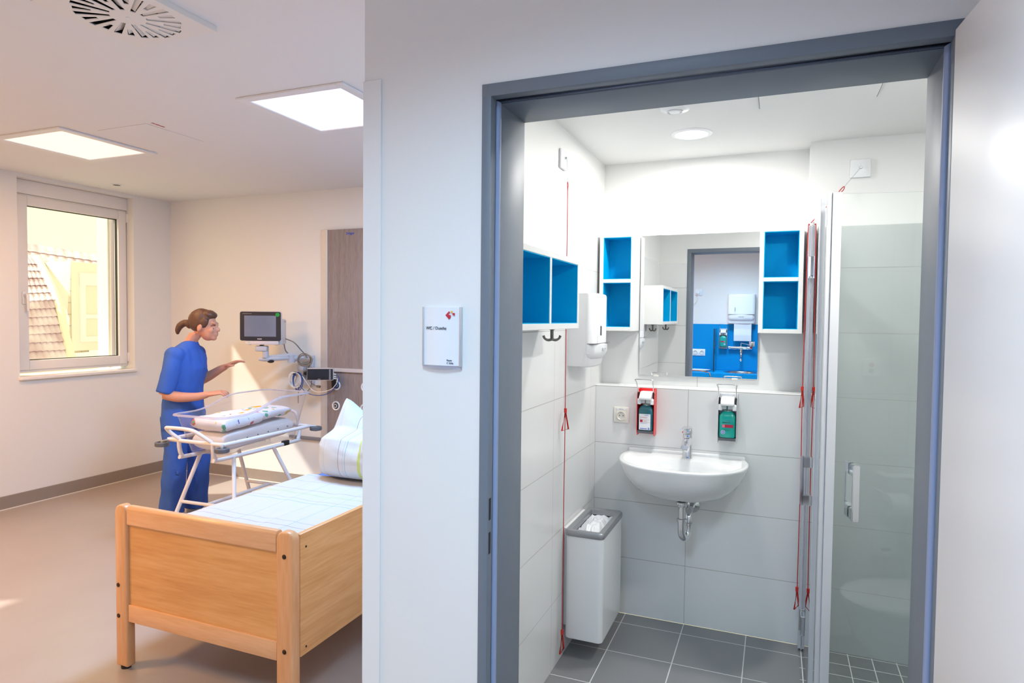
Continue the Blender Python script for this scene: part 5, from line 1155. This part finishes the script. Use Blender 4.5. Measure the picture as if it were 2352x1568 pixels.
for nm, p0, p1 in (('a', (-3.375, 3.33, 0.60), (-3.155, 3.115, 0)), ('b', (-3.375, 3.70, 0.60), (-3.20, 3.915, 0)), ('c', (-3.675, 3.33, 0.60), (-3.745, 3.075, 0)), ('d', (-3.675, 3.66, 0.60), (-3.765, 3.93, 0))):
    p0, p1 = V(p0), V(p1); LEG[nm] = (p0, p1)
    o = B().cyl(p0, p1+V((0, 0, 0.004)), r, seg=14).obj('leg', m_wtube, cot)
    B().cyl(p1+V((0, 0, 0.0)), p1+V((0, 0, 0.02)), 0.0165, seg=14).obj('leg_cap', m_grey, o)
on_leg = lambda k, z: LEG[k][1].lerp(LEG[k][0], z/0.60)
c1, c2, c3, c4 = on_leg('c', 0.29), on_leg('a', 0.29), on_leg('d', 0.29), on_leg('b', 0.29)
B().cyl(c1, c2, 0.0115, seg=12).obj('cross_bar', m_wtube, cot); B().cyl(c3, c4, 0.0115, seg=12).obj('cross_bar', m_wtube, cot)
B().cyl((c1+c2)/2, (c3+c4)/2, 0.0115, seg=12).obj('cross_bar', m_wtube, cot)
for x, y, sx, sy in ((xa, ya, -1, -1), (xb, ya, 1, -1), (xa, yb, -1, 1), (xb, yb, 1, 1)):
    c = V((x+sx*0.030, y+sy*0.040, ZR-0.022))
    if sx < 0 and sy < 0: c = V((x+0.01, y-0.055, ZR-0.022))
    if sx > 0 and sy < 0: c = V((x+0.035, y-0.045, ZR-0.022))
    o = B().lathe([(0.018, -0.012), (0.026, -0.014), (0.041, -0.014), (0.045, -0.010), (0.045, 0.010), (0.041, 0.014), (0.030, 0.014), (0.027, 0.008), (0.018, 0.006)], c, seg=32).obj('bumper_disc', m_grey, cot)
    B().cyl(c+V((0, 0, -0.022)), c+V((0, 0, 0.020)), 0.008, seg=14).tube([c+V((0, 0, 0.018)), V((x-sx*0.01, y-sy*0.012, ZR))], 0.008, 10).obj('disc_bolt', m_alu, o)
B().box(-3.375-0.016, -3.375+0.016, 3.80, 3.855, 0.588, 0.625, 0.003).obj('clip', m_black, cot)
# tub
tb = thing('cot_tub', (-3.53, 3.57, 0.62), 'clear plastic baby cot tub with high head end resting in the stand', 'cot tub')
def rim_z(y): return 0.885+0.085*smoothstep(3.36, 3.74, y)
def tubring(f, out=0.0, n=64, dz=0.0, floor=0.622):
    """f 0..1 from the floor to the rim"""
    pts = []; x0, x1 = -3.745+0.050*(1-f)-out, -3.315-0.050*(1-f)+out; y0, y1 = 3.165+0.075*(1-f)-out, 4.035-0.085*(1-f)+out; rd = 0.06+out
    for (cx, cy, a0) in ((x1-rd, y1-rd, 0), (x0+rd, y1-rd, pi/2), (x0+rd, y0+rd, pi), (x1-rd, y0+rd, 3*pi/2)):
        for k in range(9):
            a = a0+pi/2*k/8; pts.append((cx+rd*cos(a), cy+rd*sin(a)))
        nx = {0: None}
        q = ((x1-rd, y1-rd, 0), (x0+rd, y1-rd, pi/2), (x0+rd, y0+rd, pi), (x1-rd, y0+rd, 3*pi/2))
    # refine the long sides so that the rim curve is followed
    full = []
    m = len(pts)
    for i in range(m):
        a, b_ = pts[i], pts[(i+1) % m]; L = math.hypot(b_[0]-a[0], b_[1]-a[1]); k = 16 if L > 0.2 else 1
        for j in range(k): full.append((a[0]+(b_[0]-a[0])*j/k, a[1]+(b_[1]-a[1])*j/k))
    return [V((x, y, floor+(rim_z(y)-floor)*f+dz)) for x, y in full]
b = B(); b.rings([tubring(0.0), tubring(0.03), tubring(0.3), tubring(0.65), tubring(1.0), tubring(1.0, -0.0035), tubring(0.65, -0.0035), tubring(0.3, -0.0035), tubring(0.04, -0.0035), tubring(0.0, -0.004, dz=0.004)])
b.obj('shell', m_acryl, tb, ang=60)
B().rings([tubring(1.0, 0.0005), tubring(1.0, 0.006, dz=0.004), tubring(1.0, 0.022, dz=0.001), tubring(1.0, 0.024, dz=-0.008), tubring(1.0, 0.019, dz=-0.010), tubring(1.0, 0.017, dz=-0.004), tubring(1.0, 0.0012, dz=-0.005)], caps=False, closed=True).obj('rim', m_acrylrim, tb, ang=60)
# mattress and blanket
def slab(x0, x1, y0, y1, zb, zt, rd, amp, seed, nx=40, ny=70, tilt=0.0):
    def f(sd):
        def g(u, v):
            a, c = 2*u-1, 2*v-1; k = max((1-abs(a)**8)*(1-abs(c)**10), 0)**0.4
            x = (x0+x1)/2+(x1-x0)/2*a; y = (y0+y1)/2+(y1-y0)/2*c; h = (zt-zb)/2
            z = (zt+zb)/2+sd*h*k+amp*noise.noise((x*9, y*9, seed))*k+tilt*(y-y0)
            return V((x, y, z))
        return g
    b = B(); b.grid(f(1), nx, ny); b.grid(f(-1), nx, ny); bmesh.ops.remove_doubles(b.bm, verts=b.bm.verts[:], dist=0.0006); bmesh.ops.recalc_face_normals(b.bm, faces=b.bm.faces[:]); return b
cm = thing('cot_mattress', (-3.53, 3.58, 0.63), 'thick white mattress pad lying in the clear cot tub', 'mattress')
slab(-3.675, -3.385, 3.255, 3.935, 0.630, 0.760, 0.03, 0.004, 1, tilt=0.045).obj('pad', m_foam, cm, ang=80)
for k in range(6): B().cyl((-3.386, 3.36+0.10*k, 0.703+0.0045*k), (-3.380, 3.36+0.10*k, 0.703+0.0045*k), 0.004, seg=10).obj('snap', m_gunm, cm)
# printed cotton: scattered blobs of colour
def print_mat():
    m, N, L, p = M_new('printed_cotton'); tc = N.new('ShaderNodeTexCoord')
    cur = N.new('ShaderNodeRGB'); cur.outputs[0].default_value = (0.84, 0.82, 0.85, 1); c = cur.outputs[0]
    for sc, off, th, col in ((9, 0.0, 0.33, srgb(232, 186, 60)), (12, 3.1, 0.27, srgb(214, 80, 92)), (11, 7.7, 0.26, srgb(88, 98, 178)), (14, 12.3, 0.24, srgb(92, 176, 140)), (16, 5.0, 0.22, srgb(226, 196, 96))):
        mp = N.new('ShaderNodeMapping'); mp.inputs['Location'].default_value = (off, off*1.7, off*0.6); L.new(tc.outputs['Object'], mp.inputs[0])
        nz = N.new('ShaderNodeTexNoise'); nz.inputs['Scale'].default_value = 30; L.new(mp.outputs[0], nz.inputs['Vector'])
        ad = N.new('ShaderNodeMix'); ad.data_type = 'VECTOR'; ad.inputs[0].default_value = 0.03; L.new(mp.outputs[0], ad.inputs[4]); L.new(nz.outputs['Color'], ad.inputs[5])
        vo = N.new('ShaderNodeTexVoronoi'); vo.inputs['Scale'].default_value = sc; vo.inputs['Randomness'].default_value = 1.0; L.new(ad.outputs[1], vo.inputs['Vector'])
        k1 = math_node(N, L, 'LESS_THAN', vo.outputs['Distance'], th)
        big = N.new('ShaderNodeTexNoise'); big.inputs['Scale'].default_value = 6.5; L.new(mp.outputs[0], big.inputs['Vector'])
        k2 = math_node(N, L, 'GREATER_THAN', big.outputs['Fac'], 0.54); k = math_node(N, L, 'MULTIPLY', k1, k2)
        mx = N.new('ShaderNodeMix'); mx.data_type = 'RGBA'; L.new(k, mx.inputs[0]); L.new(c, mx.inputs[6]); mx.inputs[7].default_value = col; c = mx.outputs[2]
    L.new(c, p.inputs['Base Color']); p.inputs['Roughness'].default_value = 0.85; p.inputs['Specular IOR Level'].default_value = 0.2
    n = N.new('ShaderNodeTexNoise'); n.inputs['Scale'].default_value = 28; L.new(tc.outputs['Object'], n.inputs['Vector'])
    bp = N.new('ShaderNodeBump'); bp.inputs['Strength'].default_value = 0.4; bp.inputs['Distance'].default_value = 0.008; L.new(n.outputs['Fac'], bp.inputs['Height']); L.new(bp.outputs[0], p.inputs['Normal'])
    return m
m_print = print_mat()
bk = thing('baby_blanket', (-3.53, 3.5, 0.76), 'folded white baby blanket with colourful prints on the cot mattress', 'blanket')
slab(-3.680, -3.378, 3.250, 3.62, 0.768, 0.858, 0.03, 0.010, 4, 34, 40, tilt=0.04).obj('front_fold', m_print, bk, ang=80)
slab(-3.665, -3.385, 3.50, 3.905, 0.795, 0.858, 0.03, 0.012, 9, 34, 44, tilt=0.045).obj('rear_fold', m_print, bk, ang=80)

# ------------------------------------------------------------------ nurse
NB = V((-4.16, 3.63, 0)); FA = radians(22)
NF = V((cos(FA), sin(FA), 0)); NL = V((-sin(FA), cos(FA), 0))
def N3(f, l, z): return NB+NF*f+NL*l+V((0, 0, z))
def oval(f, l, z, rf, rl, n=24, lean=0.0, e=1.0):
    return [N3(f+rf*math.copysign(abs(cos(2*pi*k/n))**e, cos(2*pi*k/n)), l+rl*math.copysign(abs(sin(2*pi*k/n))**e, sin(2*pi*k/n)), z+lean*cos(2*pi*k/n)) for k in range(n)]
def limb(b, pts, rad, seg=16): b.tube([N3(*p) for p in pts], rad, seg, sm=5)
def remesh(b, name, m, parent, vox, smooth=6, fold=0.0, fs=9.0, seed=0):
    o = b.obj('tmp_'+name, m, keep=True)
    rm = o.modifiers.new('r', 'REMESH'); rm.mode = 'VOXEL'; rm.voxel_size = vox
    sm_ = o.modifiers.new('s', 'SMOOTH'); sm_.factor = 0.5; sm_.iterations = smooth
    dg = bpy.context.evaluated_depsgraph_get(); dg.update()
    me = bpy.data.meshes.new_from_object(o.evaluated_get(dg)); bpy.data.objects.remove(o)
    if fold:
        for v in me.vertices:
            q = v.co; v.co = q+v.normal*(fold*noise.noise((q.x*fs, q.y*fs, q.z*fs*0.5+seed))+fold*0.5*noise.noise((q.x*fs*2.2, q.y*fs*2.2, q.z*fs+seed)))
    me.materials.clear(); me.materials.append(m)
    return finish(me, name, parent, True, 180)
nu = thing('person', NB, 'woman in blue scrubs leaning over the clear baby cot with both hands out', 'person')
# body (skin): torso, neck, head, arms with hands, legs
b = B()
HC = V((0.152, 0.0, 1.478))                                  # head centre
b.rings([oval(-0.02, 0, 0.86, 0.095, 0.150), oval(-0.01, 0, 1.0, 0.085, 0.125), oval(0.005, 0, 1.15, 0.09, 0.145), oval(0.005, 0, 1.26, 0.085, 0.160), oval(0.01, 0, 1.305, 0.065, 0.12), oval(0.03, 0, 1.335, 0.050, 0.055), oval(0.06, 0, 1.37, 0.048, 0.050), oval(0.095, 0, 1.42, 0.050, 0.052)])
def E(f, l, z, r): 
    M = Matrix.Rotation(FA, 4, 'Z') @ Matrix.Rotation(radians(24), 4, 'Y')
    b.ell(N3(HC.x+f, HC.y+l, HC.z+z), r, 24, M)
E(-0.012, 0, 0.020, (0.093, 0.074, 0.092)); E(0.035, 0, -0.050, (0.062, 0.056, 0.072)); E(0.064, 0, -0.096, (0.026, 0.030, 0.022))   # skull, face, chin
E(0.098, 0, -0.036, (0.020, 0.013, 0.018)); E(0.088, 0, -0.012, (0.014, 0.011, 0.026)); E(0.083, 0, 0.012, (0.014, 0.044, 0.011))     # nose, bridge, brow
for s in (-1, 1): E(0.062, s*0.036, -0.040, (0.026, 0.022, 0.024)); E(-0.004, s*0.075, -0.022, (0.018, 0.008, 0.029))                   # cheeks, ears
E(0.090, 0, -0.068, (0.012, 0.023, 0.006)); E(0.088, 0, -0.078, (0.012, 0.020, 0.007))                                               # lips
def hand(w, d, upv, side, curl):
    """wrist point, pointing direction, back-of-hand direction (all local f,l,z), side=+1 thumb on the l-left"""
    w, d, upv = V(w), V(d).normalized(), V(upv).normalized(); s = d.cross(upv).normalized()*side
    upv = s.cross(d)*side
    g = lambda a, c, h: N3(*(w+d*a+s*c+upv*h))
    # palm
    b.rings([[g(a, c*wd, h*ht) for c, h in [(cos(2*pi*k/14), sin(2*pi*k/14)) for k in range(14)]] for a, wd, ht in ((-0.01, 0.026, 0.019), (0.02, 0.033, 0.017), (0.055, 0.040, 0.015), (0.085, 0.039, 0.013), (0.094, 0.034, 0.010))])
    for i, (c, L) in enumerate(((0.030, 0.066), (0.010, 0.076), (-0.010, 0.070), (-0.029, 0.054))):
        a0 = 0.084; q = curl*(0.85+0.12*i); h = 0; a = a0; pts = [(a, c, h)]; an = 0.0
        for seg_, fr_ in enumerate((0.44, 0.32, 0.24)):
            an += q*(0.7 if seg_ == 0 else 0.9); a += L*fr_*cos(an); h -= L*fr_*sin(an); pts.append((a, c*(1+0.12*(seg_+1)*(1-curl*0.5)), h))
        b.tube([g(*p_) for p_ in pts], [0.0092, 0.0086, 0.0078, 0.0066], 10, sm=4)
    b.tube([g(0.018, 0.026, -0.004), g(0.045, 0.050, -0.014), g(0.068, 0.058, -0.024), g(0.090, 0.054, -0.032)], [0.0125, 0.0110, 0.0095, 0.0075], 10, sm=4)
# near (right) arm: elbow bent, forearm level over the tub
limb(b, [(0.0, -0.155, 1.245), (-0.02, -0.198, 1.12), (-0.045, -0.213, 0.970)], [0.050, 0.044, 0.038])
limb(b, [(-0.045, -0.213, 0.975), (0.05, -0.20, 0.952), (0.16, -0.165, 0.950), (0.235, -0.14, 0.965)], [0.040, 0.039, 0.031, 0.024])
hand((0.240, -0.138, 0.966), (0.93, 0.22, 0.16), (-0.1, -0.25, 0.9), -1, 0.55)
# far (left) arm: forearm raised a little
limb(b, [(0.0, 0.155, 1.245), (0.0, 0.20, 1.13), (0.02, 0.20, 1.03)], [0.050, 0.043, 0.038])
limb(b, [(0.02, 0.20, 1.035), (0.10, 0.19, 1.075), (0.19, 0.165, 1.125), (0.245, 0.15, 1.150)], [0.040, 0.037, 0.030, 0.023])
hand((0.250, 0.149, 1.153), (0.90, -0.05, 0.42), (-0.45, 0.1, 0.88), 1, 0.30)
limb(b, [(-0.03, -0.085, 0.86), (-0.025, -0.090, 0.62), (-0.02, -0.092, 0.47), (-0.045, -0.092, 0.28), (-0.06, -0.09, 0.075)], [0.085, 0.066, 0.052, 0.050, 0.033])
limb(b, [(-0.01, 0.085, 0.86), (0.03, 0.088, 0.62), (0.06, 0.09, 0.47), (0.05, 0.09, 0.28), (0.03, 0.09, 0.075)], [0.085, 0.066, 0.052, 0.050, 0.033])
remesh(b, 'body', m_skin, nu, 0.0055, 3)
# scrub top with short sleeves
b = B()
b.rings([oval(-0.015, 0, 0.700, 0.135, 0.195), oval(-0.015, 0, 0.80, 0.140, 0.195), oval(-0.012, 0, 0.92, 0.128, 0.178), oval(0.0, 0, 1.04, 0.125, 0.172), oval(0.015, 0, 1.15, 0.132, 0.178), oval(0.010, 0, 1.235, 0.115, 0.180), oval(0.010, 0, 1.290, 0.092, 0.150), oval(0.022, 0, 1.332, 0.068, 0.095), oval(0.034, 0, 1.352, 0.058, 0.066)])
b.ell(N3(0.004, -0.158, 1.252), (0.072, 0.066, 0.068), 20); b.ell(N3(0.004, 0.158, 1.252), (0.072, 0.066, 0.068), 20)
limb(b, [(0.002, -0.150, 1.262), (-0.008, -0.200, 1.15), (-0.030, -0.212, 1.02), (-0.038, -0.214, 0.985)], [0.066, 0.062, 0.060, 0.061])
limb(b, [(0.004, 0.140, 1.258), (0.0, 0.192, 1.16), (0.010, 0.205, 1.07), (0.015, 0.205, 1.05)], [0.074, 0.068, 0.063, 0.063])
remesh(b, 'scrub_top', m_scrub, nu, 0.009, 4, 0.014, 9.0, 1)
b = B()
b.rings([oval(-0.02, 0, 0.66, 0.118, 0.172), oval(-0.02, 0, 0.80, 0.120, 0.172), oval(-0.015, 0, 0.93, 0.105, 0.150)])
limb(b, [(-0.03, -0.088, 0.80), (-0.028, -0.092, 0.60), (-0.025, -0.094, 0.45), (-0.050, -0.094, 0.25), (-0.062, -0.092, 0.055)], [0.105, 0.092, 0.082, 0.080, 0.082])
limb(b, [(-0.01, 0.088, 0.80), (0.025, 0.09, 0.60), (0.055, 0.092, 0.45), (0.045, 0.092, 0.25), (0.030, 0.092, 0.055)], [0.105, 0.092, 0.082, 0.080, 0.082])
remesh(b, 'scrub_trousers', m_scrub, nu, 0.010, 4, 0.022, 8.0, 5)
# hair: cap, fringe and a tied ponytail
b = B(); HM = Matrix.Rotation(FA, 4, 'Z') @ Matrix.Rotation(radians(24), 4, 'Y')
b.ell(N3(HC.x-0.022, 0, HC.z+0.030), (0.098, 0.082, 0.095), 26, HM)
b.ell(N3(HC.x+0.045, 0, HC.z+0.080), (0.048, 0.062, 0.030), 20, HM)
for s in (-1, 1): b.ell(N3(HC.x+0.020, s*0.062, HC.z+0.020), (0.035, 0.018, 0.038), 16, HM)
b.ell(N3(HC.x-0.112, 0, HC.z+0.006), (0.036, 0.034, 0.036), 16)
limb(b, [(HC.x-0.11, 0, HC.z+0.012), (HC.x-0.15, 0.0, HC.z+0.012), (HC.x-0.185, 0.0, HC.z-0.008), (HC.x-0.205, 0.0, HC.z-0.045), (HC.x-0.205, 0, HC.z-0.075)], [0.026, 0.026, 0.026, 0.020, 0.008])
remesh(b, 'hair', m_hair, nu, 0.006, 3, 0.003, 30, 3)
for s in (-1, 1):
    p = N3(HC.x+0.078, s*0.034, HC.z-0.030)
    B().ell(p, (0.008, 0.009, 0.006)).obj('eye', m_ink, nu)
    B().tube([N3(HC.x+0.088, s*0.016, HC.z-0.004), N3(HC.x+0.086, s*0.036, HC.z-0.001), N3(HC.x+0.070, s*0.052, HC.z-0.006)], 0.0028, 8, sm=4).obj('eyebrow', m_hair, nu)
for s, f in ((-1, -0.06), (1, 0.03)):
    b = B(); l = s*0.09
    rs = []
    for q, w_, h_, z_ in ((-0.062, 0.026, 0.030, 0.034), (-0.045, 0.036, 0.040, 0.043), (0.0, 0.040, 0.046, 0.050), (0.07, 0.042, 0.034, 0.037), (0.13, 0.044, 0.024, 0.027), (0.17, 0.030, 0.016, 0.019)):
        rs.append([N3(f+q, l+w_*cos(2*pi*k/16), max(0.003, z_+h_*sin(2*pi*k/16))) for k in range(16)])
    b.rings(rs).obj('shoe', m_shoe, nu, ang=60)
